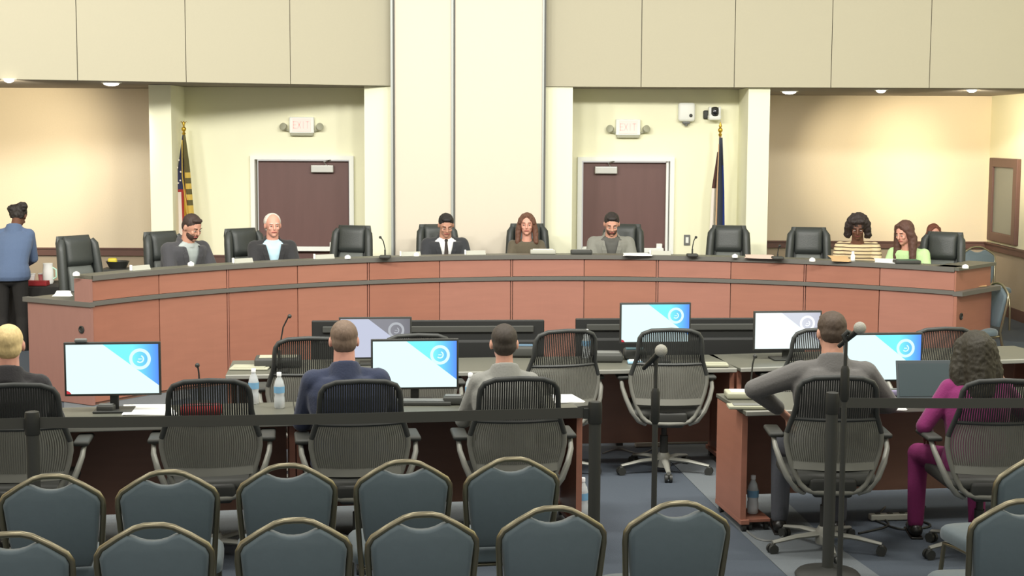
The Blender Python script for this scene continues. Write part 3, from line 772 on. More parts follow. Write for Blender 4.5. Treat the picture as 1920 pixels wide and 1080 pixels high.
def dais_person(u, vtop, label, rr=RD+.98, dyaw=0, **kw):
    p, yaw = seat_pos(u, rr); zt = aty(u, vtop, p.y).z
    sc = (zt-PLAT)/kw.pop('unit', 1.355)
    hz = .56
    kw.setdefault('hands', {1: (.15, -.40, .73/sc), -1: (-.13, -.40, .73/sc)})
    return make_person(label, p, yaw*.6+dyaw, sc, **kw)
dais_person(340, 401, 'person with dark hair and beard in dark grey suit, head bowed, at the dais', dyaw=.35, unit=1.33, hair='short', hairc=(58,44,38), beard=(70,50,42), skin=m_skin2,
            topc=(66,66,70), shirtc=(170,178,176), lean=(.0, -.10), head=(.15, .45), w=1.14)
dais_person(510, 398, 'person with white hair in black suit and pale blue shirt at the dais', dyaw=-.05, hair='thin', hairc=(214,206,196), skin=m_skin4, topc=(46,46,48), shirtc=(190,224,238), lean=(.0, -.03), head=(.05, .08), w=1.10)
dais_person(833, 399, 'person in black suit, white shirt and dark tie looking down at the dais', dyaw=.02, unit=1.335, hair='short', hairc=(34,30,30), skin=m_skin2, topc=(50,52,56), shirtc=(244,244,242), tie=(60,52,48), lean=(0, -.08), head=(0, .45), w=1.14)
dais_person(987, 398, 'person with long brown hair and dark olive top facing forward at the dais', dyaw=.0, hair='long', hairc=(104,70,54), skin=m_skin4, top='blouse', topc=(92,84,68), lean=(0, -.04), head=(-.1, .08), w=.92, hairlen=.13)
dais_person(1145, 397, 'person in light grey jacket with dark hair and beard looking down at the dais', dyaw=.02, unit=1.335, hair='short', hairc=(44,38,36), beard=(84,62,54), skin=m_skin, topc=(132,132,124), shirtc=(92,92,88), lean=(0, -.08), head=(0, .45), w=1.14)

# striped sweater
m_str = bpy.data.materials.new('striped_knit'); m_str.use_nodes = True
nt = m_str.node_tree; bs = nt.nodes['Principled BSDF']; bs.inputs['Roughness'].default_value = .95
tc = nt.nodes.new('ShaderNodeTexCoord'); mp = nt.nodes.new('ShaderNodeMapping'); wv = nt.nodes.new('ShaderNodeTexWave'); cr = nt.nodes.new('ShaderNodeValToRGB')
wv.bands_direction = 'Z'; wv.inputs['Scale'].default_value = 9; wv.inputs['Distortion'].default_value = .8
nt.links.new(tc.outputs['Object'], mp.inputs['Vector']); nt.links.new(mp.outputs['Vector'], wv.inputs['Vector']); nt.links.new(wv.outputs['Fac'], cr.inputs['Fac']); nt.links.new(cr.outputs['Color'], bs.inputs['Base Color'])
cr.color_ramp.elements[0].color = lin((88,72,58))+(1,); cr.color_ramp.elements[0].position = .12; cr.color_ramp.elements[1].color = lin((216,196,156))+(1,); cr.color_ramp.elements[1].position = .35
dais_person(1608, 401, 'person with dark curly bob and cream and brown striped knit top at the dais', dyaw=.05, unit=1.34, hair='curly_bob', hairc=(44,34,32), skin=m_skin3, top='sweater', topm=m_str, lean=(0, -.06), head=(0, .42), w=1.04)
dais_person(1711, 413, 'person with long brown hair and pale green top looking down left at the dais', dyaw=-.25, unit=1.34, hair='long', hairc=(86,58,48), skin=m_skin4, top='blouse', topc=(190,222,160), lean=(-.02, -.09), head=(-.35, .34), w=1.0, hairlen=.20, hairw=1.35)
p = Vector((xat(1745, 17.35), 17.35, PLAT)); zt = aty(1745, 419, 17.35).z
make_person('person with reddish brown hair peeking over a black chair at the right end', p, .1, (zt-PLAT)/1.355, hair='long', hairc=(120,72,56), skin=m_skin4, top='blouse', topc=(60,50,52), w=.9, hairlen=.1, head=(0, .15),
            hands={1: (.10, -.30, .62), -1: (-.10, -.30, .62)})

# ---- side table and standing woman at the left
tb = thing('side_table', 'table under black cloth at the left side wall with drinks on it', 'table', (-4.95, 15.6, 0), R(6))
b = MB(); b.box((0, 0, .735), (2.0, .7, .03)); obj('tabletop', b, m_black2, tb)
b = MB(); rs = []
for z, e in ((.756, -.02), (.756, .012), (.73, .018), (.4, .03), (.04, .045)):
    r = []
    for j in range(96):
        a = 2*PI*j/96; x = 1.0*math.copysign(min(1, abs(math.cos(a))*1.25), math.cos(a)); y = .35*math.copysign(min(1, abs(math.sin(a))*1.25), math.sin(a))
        k = e + (.012*math.sin(j*2.1)*(1 if z < .7 else 0)); n = Vector((x/1.0, y/.35)).normalized(); r.append((x+n.x*k, y+n.y*k, z))
    rs.append(r)
b.rings(rs); obj('tablecloth', b, mat('black_cloth', (44,42,40), .95, bump=.2, scale=60), tb, True)
for s in (-1, 1):
    for q in (-1, 1): b = MB(); b.tube([(s*.9, q*.28, 0), (s*.9, q*.28, .72)], .015); obj('leg', b, m_grey, tb)
def cup(u, v, lab, h=.12, r=.035, m=None, Y=None, z=.757, grp=None, shape=None):
    q = onz(u, v, z); t = thing('paper_cup' if not shape else shape, lab, 'cup', (q.x, q.y, z), group=grp)
    b = MB(); b.lathe([(r*.75, 0), (r, h), (r*.92, h), (r*.7, .005)], n=16); obj('cup_body', b, m or m_paper, t, True)
    b = MB(); b.lathe([(r*1.04, h-.005), (r*1.06, h+.006), (r*.9, h+.012)], n=16); obj('rim', b, m or m_paper, t, True)
YT = 15.6
def tabz(u): return Vector((xat(u, YT), YT, .758))
q = tabz(91); t = thing('white_pitcher', 'tall white jug beside the black chair on the cloth table', 'jug', q)
b = MB(); b.lathe([(.045, 0), (.055, .02), (.055, .14), (.048, .19), (.052, .215), (.045, .215)], n=18); obj('jug_body', b, m_paper, t, True)
b = MB(); b.tube([(.05, 0, .17), (.085, 0, .15), (.085, 0, .07), (.052, 0, .05)], .008); obj('handle', b, mat('mint_plastic', (190,236,214), .5), t, True)
for k, (u, dy, c, lab) in enumerate(((58, .05, (232,196,200), 'pale pink cup nearest the blue jacket on the cloth table'), (66, -.12, (236,236,232), 'white cup in the middle of the drinks on the cloth table'), (74, .08, (214,120,124), 'rose pink cup next to the tall white jug'))):
    q = tabz(u); q.y += dy; t = thing('drink_cup', lab, 'cup', q, group='cups on the cloth table'); cm_ = mat('cup_%d' % k, c, .5)
    b = MB(); b.lathe([(.026, 0), (.036, .095), (.033, .095), (.024, .004)], n=14); obj('cup_body', b, cm_, t, True)
    b = MB(); b.lathe([(.037, .092), (.038, .1), (.03, .104)], n=14); obj('lid', b, m_paper, t, True)
q = tabz(75); q.y -= .2; q.x += .02; t = thing('napkin_stack', 'dark red folded napkins on the edge of the cloth table', 'napkins', q)
b = MB(); b.box((0, 0, .02), (.26, .12, .04), bev=.008); b.box((0.01, 0, .045), (.24, .11, .01), bev=.004); obj('napkins', b, m_red, t)
# standing person in blue blazer (bending over the table, seen from behind)
zt = aty(32, 366, 15.0).z
make_person('person in steel blue blazer and black trousers standing at the left edge, back turned', (xat(20, 15.0), 15.0, 0), PI+.15, .98, skin=m_skin3, standing=True, lean=(-.02, -.22), headfwd=.07, head=(-.2, .75), hair='bun', hairc=(38,32,28), topc=(86,104,134), shirtc=(120,70,110),
            pants=(40,38,36), w=.96, hands={1: (.06, -.44, .98), -1: (-.06, -.46, .98)})

# ---- flags
def flag(u, vtop, Y, label, kind):
    x = xat(u, Y); zt = aty(u, vtop, Y).z
    t = thing('standing_flag', label, 'flag', (x, Y, 0), group='flags on gold tipped poles')
    b = MB(); b.lathe([(.15, 0), (.15, .02), (.10, .04), (.03, .07), (.02, .12)], n=20); obj('base', b, m_gold, t, True)
    b = MB(); b.tube([(0, 0, .05), (0, 0, zt-.16)], .013); obj('pole', b, m_gold if kind == 'us' else m_dkwood, t, True)
    b = MB(); b.lathe([(.014, zt-.17), (.022, zt-.15), (.01, zt-.13), (.026, zt-.11), (.028, zt-.09), (.012, zt-.07)], n=12)
    if kind == 'us':
        b.ell((0, 0, zt-.04), (.014, .014, .035)); 
        for s in (-1, 1): b.tube([(0, 0, zt-.05), (s*.03, 0, zt-.01), (s*.045, 0, zt-.03)], [.012, .009, .003], flat=.5)
    else: b.lathe([(.012, zt-.07), (.02, zt-.05), (.001, zt)], n=8)
    obj('finial', b, m_gold, t, True)
    # cloth: pleated sheet hanging from the pole; strips (columns) widen to the bottom
    z0, z1 = zt-.17, .45
    cols = kind == 'us'
    def cloth(name, xs, m_of, label=None, zt_=None, zb_=None, mats=None, yoff=0):
        b = MB(); n = len(xs[0][1]); V = []
        # xs: list of (z, [x...]) key rows -> interpolate rows
        rows = []
        for i in range(len(xs)-1):
            za, ra = xs[i]; zb_, rb = xs[i+1]; st = max(1, int(abs(za-zb_)/.03))
            for k in range(st): f = k/st; rows.append((za+(zb_-za)*f, [a+(c-a)*f for a, c in zip(ra, rb)]))
        rows.append(xs[-1])
        for z, r in rows: V.append([b.bm.verts.new((xx, yoff-.02-.035*math.sin(j*PI/2+.4)*min(1, (z0-z)*3+.1), z)) for j, xx in enumerate(r)])
        W = [[b.bm.verts.new((v.co.x, v.co.y+.006, v.co.z)) for v in r] for r in V]
        for i in range(len(V)-1):
            for j in range(n-1):
                b.mi = m_of(rows[i][0], j); b._f([V[i][j], V[i][j+1], V[i+1][j+1], V[i+1][j]]); b._f([W[i][j], W[i+1][j], W[i+1][j+1], W[i][j+1]])
            b._f([V[i][0], V[i+1][0], W[i+1][0], W[i][0]]); b._f([V[i][n-1], W[i][n-1], W[i+1][n-1], V[i+1][n-1]])
        return obj(name, b, mats, t, True, label=label)
    fr = mat('flag_red', (170,60,56), .9); fw_ = mat('flag_white', (235,226,214), .9); fb = mat('flag_blue', (58,62,96), .9); fo = mat('flag_olive', (100,92,56), .9); fn = mat('flag_slate', (66,72,84), .9); fk = mat('flag_royal', (52,74,150), .9); fm = mat('flag_maroon', (84,54,48), .9)
    px = Y/F
    if kind == 'us':
        def kz(v): return aty(u, v, Y).z
        def kx(*a): return [(q-u)*px for q in a]
        rows = [(kz(253), kx(348,349,350,351,352)), (kz(300), kx(341,343,345,348,350)), (kz(350), kx(334,339,343,347,351)), (kz(400), kx(329,336,344,351,357)), (kz(480), kx(326,334,345,355,363)), (z1, kx(324,333,346,358,368))]
        def mo(z, j):
            if z > kz(352): return [2, 2, 2, 2][j]
            if z > kz(356): return 0 if j else 2
            return [0, 1, 0, 0][j]
        fl = cloth('flag_cloth', rows, mo, mats=[fr, fw_, fb])
        b = MB()
        for k, (uu, vv) in enumerate(((339,314),(337,330),(340,343),(345,322),(344,338),(342,300))):
            c = Vector(((uu-u)*px, -.062, kz(vv))); pts = []
            for i in range(10): rr = .014 if i % 2 == 0 else .006; a = PI/2+i*PI/5; pts.append((rr*math.cos(a), rr*math.sin(a)))
            b.prism(pts, 0, .004, Matrix.Translation(c) @ Euler((R(90), 0, 0)).to_matrix().to_4x4())
        obj('stars', b, fw_, fl)
        rows = [(kz(253), kx(350,352,354)), (kz(280), kx(350,353,357)), (kz(318), kx(352,356,361)), (kz(400), kx(356,361,367)), (kz(480), kx(362,367,372)), (z1, kx(366,371,377))]
        def mo2(z, j):
            if z > kz(320): return 0
            v = (z-kz(320))*-1/px
            return 1 if (v % 21) < 12 else 0
        cloth('flag_trailing_fold', rows, mo2, mats=[fo, m_fringe], yoff=-.02)
        rows = [(kz(262), kx(348,350)), (kz(330), kx(347.5,350)), (kz(400), kx(355,358.5)), (z1, kx(364,368))]
        cloth('gold_fringe', rows, lambda z, j: 0, mats=[m_fringe], yoff=-.05)
    else:
        def kz(v): return aty(u, v, Y).z
        def kx(*a): return [(q-u)*px for q in a]
        rows = [(kz(258), kx(1343,1344.5,1346,1347.5,1349)), (kz(300), kx(1341,1344,1347,1349,1351)), (kz(360), kx(1340,1344,1349,1352,1354)), (kz(430), kx(1339,1345,1350,1353,1356)), (z1, kx(1337,1344,1351,1356,1360))]
        cloth('flag_cloth', rows, lambda z, j: 1 if (j == 3 and z < kz(310)) else 0, mats=[fn, fk])
        rows = [(kz(285), kx(1340,1341,1342)), (kz(352), kx(1331,1335,1340)), (kz(353), kx(1331,1335,1340)), (kz(430), kx(1328,1333,1339)), (z1, kx(1325,1331,1338))]
        cloth('flag_trailing_fold', rows, lambda z, j: 0 if z > kz(353) else 1, mats=[fm, fw_], yoff=.02)
        rows = [(kz(270), kx(1341,1342)), (kz(352), kx(1338.5,1340.5)), (z1, kx(1337,1339))]
        cloth('gold_fringe', rows, lambda z, j: 0, mats=[mat('peach_fringe', (222,180,140), .9)], yoff=-.03)
flag(350, 226, 17.35, 'red, white and blue star and stripe flag hanging furled at the left', 'us')
flag(1345, 228, 17.35, 'dark slate blue flag hanging furled at the right below the camera', 'st')

# ================================================================ DESKS
e1 = Vector((math.cos(TH), math.sin(TH), 0)); n1 = Vector((-math.sin(TH), math.cos(TH), 0))
def desk(name_label, o, ang, L, depth=.62, cat='desk', ends=(True, True), topm=m_gtop, grp=None, endm=m_cherry2, castors=False):
    """o: front-left corner on floor; extends L to the right"""
    t = thing('long_desk', name_label, cat, (o.x, o.y, 0), ang, grp)
    b = MB(); b.box((L/2, depth/2, .728), (L-.004, depth, .024), bev=.004); obj('desktop', b, topm, t)
    b = MB(); b.box((L/2, .010, .727), (L-.006, .026, .030), bev=.006); obj('front_edge', b, m_strut, t, label='lighter grey front edge')
    for i, (x, s) in enumerate(((.02, 1), (L-.02, -1))):
        if ends[i]: b = MB(); b.box((x, depth/2+.02, .385), (.034, depth-.10, .655)); obj('side_panel', b, endm, t)
    b = MB(); b.box((L/2, depth-.07, .41), (L-.09, .02, .60)); obj('modesty_panel', b, m_dkwood, t)
    for i, x in enumerate((.03, L-.03)):
        b = MB(); b.box((x, depth/2+.02, .062), (.055, depth-.08, .03), bev=.004); f = obj('foot', b, m_cherry2, t)
        for y in (.09, depth-.07):
            b = MB(); b.lathe([(.024, -.012), (.024, .012)], n=14, M=Matrix.Translation((x, y, .025)) @ Euler((0, R(90), 0)).to_matrix().to_4x4()); b.box((x, y, .04), (.03, .02, .02)); obj('caster', b, m_black, f, True)
    return t
fl = onz(300, 797, .74); fr_ = onz(1098, 775, .74); fl.z = fr_.z = 0
u1 = (fr_-fl).normalized(); ang1 = math.atan2(u1.y, u1.x)
mid = onz(555, 790, .74); mid.z = 0; Lr = (fr_-fl).dot(u1) - (mid-fl).dot(u1)
desk('near long desk on the left with dark top, right section behind the two suited men', fr_-u1*Lr, ang1, Lr)
desk('near long desk at far left with dark top, section with the empty chair', fr_-u1*(Lr+2.6), ang1, 2.6)
r0 = onz(1398, 772, .74); r0.z = 0; angR = R(8.5); uR = Vector((math.cos(angR), math.sin(angR), 0))
DR = desk('near long desk on the right with orange cherry side panel', r0, angR, 2.6)
f2a = onz(422, 704, .74); f2b = onz(1383, 691, .74); f2a.z = f2b.z = 0; u2 = (f2b-f2a).normalized(); ang2 = math.atan2(u2.y, u2.x)
desk('back row long desk in front of the dais, left section', f2a, ang2, (f2b-f2a).length, depth=.66, topm=m_gtop)
f2c = onz(1990, 672, .74); f2c.z = 0; u2b = (f2c-f2b).normalized(); ang2b = math.atan2(u2b.y, u2b.x)
desk('back row long desk in front of the dais, right section', f2b+u2b*.02, ang2b, (f2c-f2b).length, depth=.66, topm=m_gtop)
# shelf foot with bottle by the right desk
# ---- large displays seen from behind
def big_tv(ul, ur, vt, label):
    a, c = onz(ul, vt, .97), onz(ur, vt-1.5, .97); a.z = c.z = 0; d = c-a; W = d.length; ang = math.atan2(d.y, d.x)
    t = thing('large_display', label, 'television', tuple((a+c)/2), ang, 'large displays behind the back row desk')
    b = MB(); b.box((0, .03, .53), (W, .04, .88), bev=.008); obj('cabinet', b, m_tv, t)
    b = MB(); b.box((0, .052, .53), (W-.03, .006, .85)); obj('screen', b, m_lens, t)
    b = MB(); b.box((0, .005, .905), (W-.16, .02, .05), bev=.008); obj('vent_strip', b, m_black2, t, label='grey horizontal strip near the top')
    b = MB(); b.box((0, -.012, .5), (W-.1, .045, .66), bev=.02); obj('rear_housing', b, m_tv, t)
    for s in (-1, 1): b = MB(); b.box((s*W*.32, 0, .05), (.05, .36, .02)); b.box((s*W*.32, .01, .10), (.04, .05, .12)); obj('foot', b, m_black, t)
big_tv(584, 1021, 602, 'large black display seen from behind, left one facing the dais')
big_tv(1080, 1512, 598, 'large black display seen from behind, right one facing the dais')

# ---- monitors
def slide_mats(k):
    pal = {'blue': ((222,250,252), (120,236,248), (84,140,238), (214,250,250)), 'grey': ((214,220,242), (150,150,158), (128,128,136), (196,200,206)), 'pale': ((238,250,250), (206,210,220), (186,188,202), (240,244,246))}[k]
    st = {'blue': 1.15, 'grey': .85, 'pale': 1.15}[k]
    def em(name, c):
        if name in MATS: return MATS[name]
        m = bpy.data.materials.new(name); m.use_nodes = True; nt = m.node_tree; b = nt.nodes['Principled BSDF']; b.inputs['Base Color'].default_value = (.01,.01,.01,1); b.inputs['Roughness'].default_value = .3
        b.inputs['Emission Color'].default_value = lin(c)+(1,); b.inputs['Emission Strength'].default_value = st; MATS[name] = m; return m
    a = em('slide_white_'+k, pal[0]); r = em('slide_ring_'+k, pal[3]); g = em('slide_gradient_'+k, pal[1]); red = em('slide_red_'+k, (190,50,60) if k != 'pale' else (230,240,240))
    if not g.node_tree.nodes.get('grad'):
        nt = g.node_tree; tc = nt.nodes.new('ShaderNodeTexCoord'); sx = nt.nodes.new('ShaderNodeSeparateXYZ'); cr = nt.nodes.new('ShaderNodeValToRGB'); cr.name = 'grad'
        nt.links.new(tc.outputs['Generated'], sx.inputs[0]); nt.links.new(sx.outputs[0], cr.inputs['Fac']); nt.links.new(cr.outputs['Color'], nt.nodes['Principled BSDF'].inputs['Emission Color'])
        cr.color_ramp.elements[0].position = .72; cr.color_ramp.elements[0].color = lin(pal[1])+(1,); cr.color_ramp.elements[1].position = 1.0; cr.color_ramp.elements[1].color = lin(pal[2])+(1,)
    return [a, g, r, red]
def monitor(u, v, Y, w, h, label, k='blue', yaw=None, zd=.74, foot=True, bezel=m_black, webcam=False):
    q = aty(u, v, Y); yaw = TH*.6 if yaw is None else yaw
    t = thing('desktop_monitor', label, 'monitor', (q.x, Y, zd), yaw, 'monitors on the desks'); zc = q.z-zd
    b = MB(); b.box((0, .012, zc), (w, .022, h), bev=.004); b.box((0, .03, zc-.01), (w*.6, .03, h*.6), bev=.012); obj('casing', b, bezel, t, True)
    sw, sh = w-.024, h-.026
    P = lambda x, y: (-sw/2+x*sw, -.0005, zc+sh/2-y*sh)
    b = MB(); 
    def face(pts, mi, dy=0): b.mi = mi; b._f(b._v([(P(x,y)[0], P(x,y)[1]-dy, P(x,y)[2]) for x, y in pts]))
    face([(0,0),(.40,0),(1,.84),(1,1),(0,1)], 0); face([(.40,0),(1,0),(1,.84)], 1)
    asp = sw/sh
    def ring(cx, cy, r0, r1, mi, dy, a0=0, a1=2*PI):
        n = 32
        for i in range(n):
            p, q_ = a0+(a1-a0)*i/n, a0+(a1-a0)*(i+1)/n
            face([(cx+r0*math.cos(p), cy+r0*asp*math.sin(p)), (cx+r1*math.cos(p), cy+r1*asp*math.sin(p)), (cx+r1*math.cos(q_), cy+r1*asp*math.sin(q_)), (cx+r0*math.cos(q_), cy+r0*asp*math.sin(q_))], mi, dy)
    ring(.80, .30, .083, .118, 2, .0012); ring(.80, .30, .03, .045, 2, .0012, -1.2, 2.4); face([(.78,.29),(.82,.29),(.82,.31),(.78,.31)], 2, .0012)
    face([(0,.93),(.03,.95),(.05,1),(0,1)], 3, .001)
    o = obj('screen', b, slide_mats(k), t)
    zb = zc-h/2
    b = MB(); b.box((0, .045, zb/2+.03), (.05, .02, zb+.1), bev=.006); obj('stand_neck', b, m_black, t)
    b = MB(); b.box((0, .03, .007), (.22, .17, .012), bev=.004); obj('stand_base', b, m_black, t)
    if webcam: b = MB(); b.box((-w*.32, .0, zc+h/2+.012), (.07, .03, .022), bev=.008); obj('webcam', b, m_grey, t, True)
    return t
monitor(211, 692, 8.50, .545, .312, 'lit monitor with blue ring slide on the far left near desk', webcam=True)
monitor(778, 683, 8.86, .525, .305, 'lit monitor with blue ring slide between the navy and light grey suits')
monitor(1654, 670, 9.22, .52, .307, 'lit monitor with blue ring slide beside the grey laptop')
monitor(704, 634, 10.32, .505, .295, 'dim grey toned monitor behind the navy suited man', 'grey')
monitor(1229, 606, 10.50, .51, .292, 'lit monitor with blue ring slide at the empty chair in back row')
monitor(1477, 620, 10.62, .50, .285, 'pale washed out monitor left of the man in dark grey suit', 'pale')

# ---- near and far mesh chairs
mesh0 = None
def put_mesh(u, v, label, yaw=None, ztop=1.045):
    """pixel of the middle of the chair's top edge"""
    global mesh0
    q = onz(u, v, ztop); yaw = (PI+TH) if yaw is None else yaw; f = fwd(yaw); loc = Vector((q.x, q.y, 0)) + f*.29
    if mesh0 is None:
        mesh0 = make_mesh_chair(label); mesh0.location = loc; mesh0.rotation_euler = (0,0,yaw); return mesh0, Vector((q.x, q.y, 0))
    return dup(mesh0, loc, yaw, label), Vector((q.x, q.y, 0))
mc = {}
mc['blonde'] = put_mesh(28, 720, 'mesh back task chair at far left holding the blond person', PI+.15)
mc['empty'] = put_mesh(392, 712, 'empty mesh back task chair at the near desk, left of the navy suit', PI+TH-.02)
mc['navy'] = put_mesh(676, 713, 'mesh back task chair holding the man in navy suit', PI+TH)
mc['lg'] = put_mesh(974, 708, 'mesh back task chair holding the man in light grey suit', PI+.12)
mc['rman'] = put_mesh(1572, 706, 'mesh back task chair holding the man in dark grey suit', PI-.03)
mc['mag'] = put_mesh(1880, 712, 'mesh back task chair holding the person in magenta', PI+.02)
put_mesh(578, 633, 'mesh back task chair in back row partly behind the navy suited man', PI+TH)
put_mesh(783, 627, 'mesh back task chair in back row hidden behind the second monitor', PI+TH)
put_mesh(1062, 619, 'mesh back task chair in back row, right of the light grey suit', PI+.3)
put_mesh(1258, 617, 'mesh back task chair in back row standing free in the aisle gap', PI+.02)
put_mesh(1545, 616, 'mesh back task chair in back row behind the dark grey suited man', PI+TH)
put_mesh(1770, 615, 'mesh back task chair in back row left of the curly haired person', PI+TH)

def near_person(key, u, vtop, label, back=.22, yaw=None, dx=0, unit=1.355, **kw):
    q = mc[key][1]; ch = mc[key][0]; yaw = ch.rotation_euler.z if yaw is None else yaw; f = fwd(ch.rotation_euler.z)
    p = q + f*back; p.x = xat(u, p.y)+dx; zt = aty(u, vtop, p.y).z
    return make_person(label, (p.x, p.y, 0), yaw, zt/unit, **kw)
near_person('blonde', 12, 606, 'person with blond hair in black suit at the far left desk, back turned', back=.27, hair='crop', hairc=(222,196,140), skin=m_skin4, topc=(40,38,40), w=1.02, head=(.1, 0), pants=(40,38,40))
near_person('navy', 644, 602, 'person with short grey brown hair in navy suit, back turned', back=.27, hair='crop', hairc=(120,100,84), skin=m_skin4, topc=(46,54,78), w=1.13, head=(0, .15), lean=(.03, -.05), dx=.035, unit=1.35, pants=(40,46,66))
near_person('lg', 948, 609, 'person with dark hair in light grey suit, back turned', back=.3, hair='crop', hairc=(60,52,44), skin=m_skin, topc=(136,136,130), w=.95, head=(0, .1), lean=(0, -.05), unit=1.35, pants=(90,90,90), yaw=PI+.1)
near_person('rman', 1567, 590, 'person with brown hair in dark grey suit, left elbow out, back turned', back=.27, hair='short', hairc=(74,60,48), skin=m_skin2, topc=(98,96,94), w=1.12, head=(.15, .18), lean=(-.0, -.04), unit=1.34, elbow_out=1.5, elbow_z=.2,
            hands={1: (.26, -.22, .76), -1: (-.20, -.34, .76)}, pants=(70,72,78), knees=(.22, .10), yaw=PI-.05)
near_person('mag', 1840, 614, 'person with big curly dark hair in magenta jacket and trousers, back turned', back=.30, hair='curly_long', hairc=(46,41,28), skin=m_skin3, topc=(128,34,96), w=.98, head=(.1, .1), lean=(.0, -.08), unit=1.39,
            hands={1: (.24, -.22, .70), -1: (-.22, -.30, 1.02)}, elbow_out=.55, pants=(120,34,88), knees=(.26, .10), yaw=PI-.08)

# ---- banquet chairs
bq0 = None
def put_bq(u, v, label, yaw=None, z=0):
    global bq0
    q = onz(u, v, .912+z); yaw = PI+TH if yaw is None else yaw; f = fwd(yaw); loc = Vector((q.x, q.y, z)) + f*.283
    if bq0 is None:
        bq0 = make_banquet(label); bq0.location = loc; bq0.rotation_euler = (0,0,yaw); return bq0
    return dup(bq0, loc, yaw, label)
for u, v, lab in ((95, 893, 'blue banquet chair at the left end of the second row'), (313, 885, 'blue banquet chair, second from left in the second row'), (538, 873, 'blue banquet chair in the middle of the second row'),
                  (757, 866, 'blue banquet chair, fourth from left in the second row'), (961, 861, 'blue banquet chair at the aisle end of the second row left block')):
    put_bq(u, v, lab)
for u, v, lab in ((20, 1002, 'blue banquet chair cut by the left edge in the nearest row'), (288, 985, 'blue banquet chair, second from left in the nearest row'), (551, 976, 'blue banquet chair, third from left in the nearest row'),
                  (793, 965, 'blue banquet chair, fourth from left in the nearest row'), (1037, 953, 'blue banquet chair, fifth from left in the nearest row'), (1273, 944, 'blue banquet chair at the aisle end of the nearest row')):
    put_bq(u, v, lab)
put_bq(1952, 858, 'blue banquet chair cut by the right edge, its seat showing at its left', PI+.22)
put_bq(1922, 940, 'blue banquet chair in the bottom right corner in the nearest row', PI+.06)
put_bq(1832, 463, 'blue banquet chair against the far right wall behind the dais end', PI+.1+PI, PLAT)
put_bq(1872, 531, 'dark blue banquet chair seen side on beyond the right dais end', R(-75))

# ---- stanchions with belts
def stanchion(u, v, label, belt_to, ztop=1.0):
    q = onz(u, v, ztop); t = thing('belt_stanchion', label, 'barrier post', (q.x, q.y, 0), 0, 'black belt barrier posts')
    b = MB(); b.lathe([(.17, 0), (.175, .012), (.16, .03), (.05, .045), (.033, .055)], n=28); obj('base', b, m_black, t, True)
    b = MB(); b.lathe([(.031, .04), (.031, ztop-.10)], n=20); obj('post', b, m_black2, t, True)
    b = MB(); b.lathe([(.034, ztop-.115), (.036, ztop-.11), (.036, ztop-.02), (.033, ztop-.003), (.02, ztop)], n=20); obj('belt_head', b, m_black, t, True)
    for x in belt_to:
        d = Vector(x)-Vector((q.x, q.y, 0)); d.z = 0; L = d.length; dn = d.normalized(); nn = Vector((-dn.y, dn.x, 0)); zc = ztop-.062
        rs = []
        for i in range(25):
            f = i/24; p = dn*(.034+(L-.068)*f); z = zc+.004-.008*math.sin(PI*f); rs.append([p+nn*.0012+Vector((0,0,z-.027)), p-nn*.0012+Vector((0,0,z-.027)), p-nn*.0012+Vector((0,0,z+.027)), p+nn*.0012+Vector((0,0,z+.027))])
        b = MB(); b.rings(rs); obj('belt', b, m_belt, t)
        b = MB(); b.box(dn*(L-.045)+Vector((0,0,zc)), (.03, .02, .055), rz=math.atan2(dn.y, dn.x), bev=.003); obj('belt_clip', b, m_black, t)
    return Vector((q.x, q.y, 0))
s1 = onz(60, 771, 1.0); s2 = onz(1116, 752, 1.0); s3 = onz(1561, 735, 1.0)
stanchion(60, 771, 'black barrier post at the left in front of the blond person', [(s2.x, s2.y, 0)])
stanchion(1116, 752, 'black barrier post at the end of the left near desk', [])
stanchion(1561, 735, 'black barrier post at the right in front of the dark grey suit', [(s3.x+1.9, s3.y+.12, 0)])
off_l = s1-(s2-s1).normalized()*1.9
t = thing('belt_stanchion', 'black barrier post beyond the left edge, its belt leading in', 'barrier post', (off_l.x, off_l.y, 0), 0, 'black belt barrier posts')
for src in [o for o in bpy.data.objects if o.parent and o.parent.get('label', '').startswith('black barrier post at the left')]:
    c = src.copy(); C.objects.link(c); c.parent = t
    if 'belt' == src.name.split('.')[0] or 'clip' in src.name:
        c.data = src.data.copy(); k = 1.9/(s2-s1).length
        for vtx in c.data.vertices: vtx.co.x *= k; vtx.co.y *= k

# ---- microphone stands in the aisle
def mic_stand(u, v, Y, label, px_, top_off, joint=None):
    zt = aty(u, v, Y).z; x = xat(px_, Y)
    t = thing('microphone_stand', label, 'microphone stand', (x, Y, 0), 0, 'floor microphone stands in the aisle')
    b = MB(); b.lathe([(.13, 0), (.132, .012), (.12, .025), (.03, .035), (.015, .05)], n=24); obj('base', b, m_black, t, True)
    hx = xat(u, Y)-x
    b = MB(); b.tube([(0,0,.03), (0,0,zt-.36)], .014); b.tube([(0,0,zt-.38), (0,0,zt-.07)], .0095); obj('pole', b, m_black2, t, True)
    b = MB(); b.lathe([(.014, zt-.40), (.022, zt-.385), (.022, zt-.24), (.014, zt-.22)], n=14); b.tube([(0,0,zt-.1), (-.012,0,zt-.07), (hx*.2,0,zt-.05)], .013); obj('clutch', b, m_black, t, True)
    d = Vector((hx*1.0+.0, -.02, 0))
    b = MB(); tip = Vector((hx, -.06, zt-.028)); tail = Vector((hx-.075*(1 if hx > 0 else -1)*1.0-.0, .05, zt-.13)); b.tube([tail, tail*.3+tip*.7, tip], [.011, .014, .017], n=12); mo = obj('microphone', b, m_black, t, True)
    b = MB(); b.ell(tip+Vector((0,0,.004)), (.031, .031, .031), None, 16, 12); obj('grille', b, m_mic, mo, True, label='grey ball grille')
mic_stand(1239, 645, 7.3, 'floor microphone stand in the aisle before the free chair', 1232, 0)
mic_stand(1609, 603, 7.3, 'floor microphone stand in front of the dark grey suited man', 1589, 0)

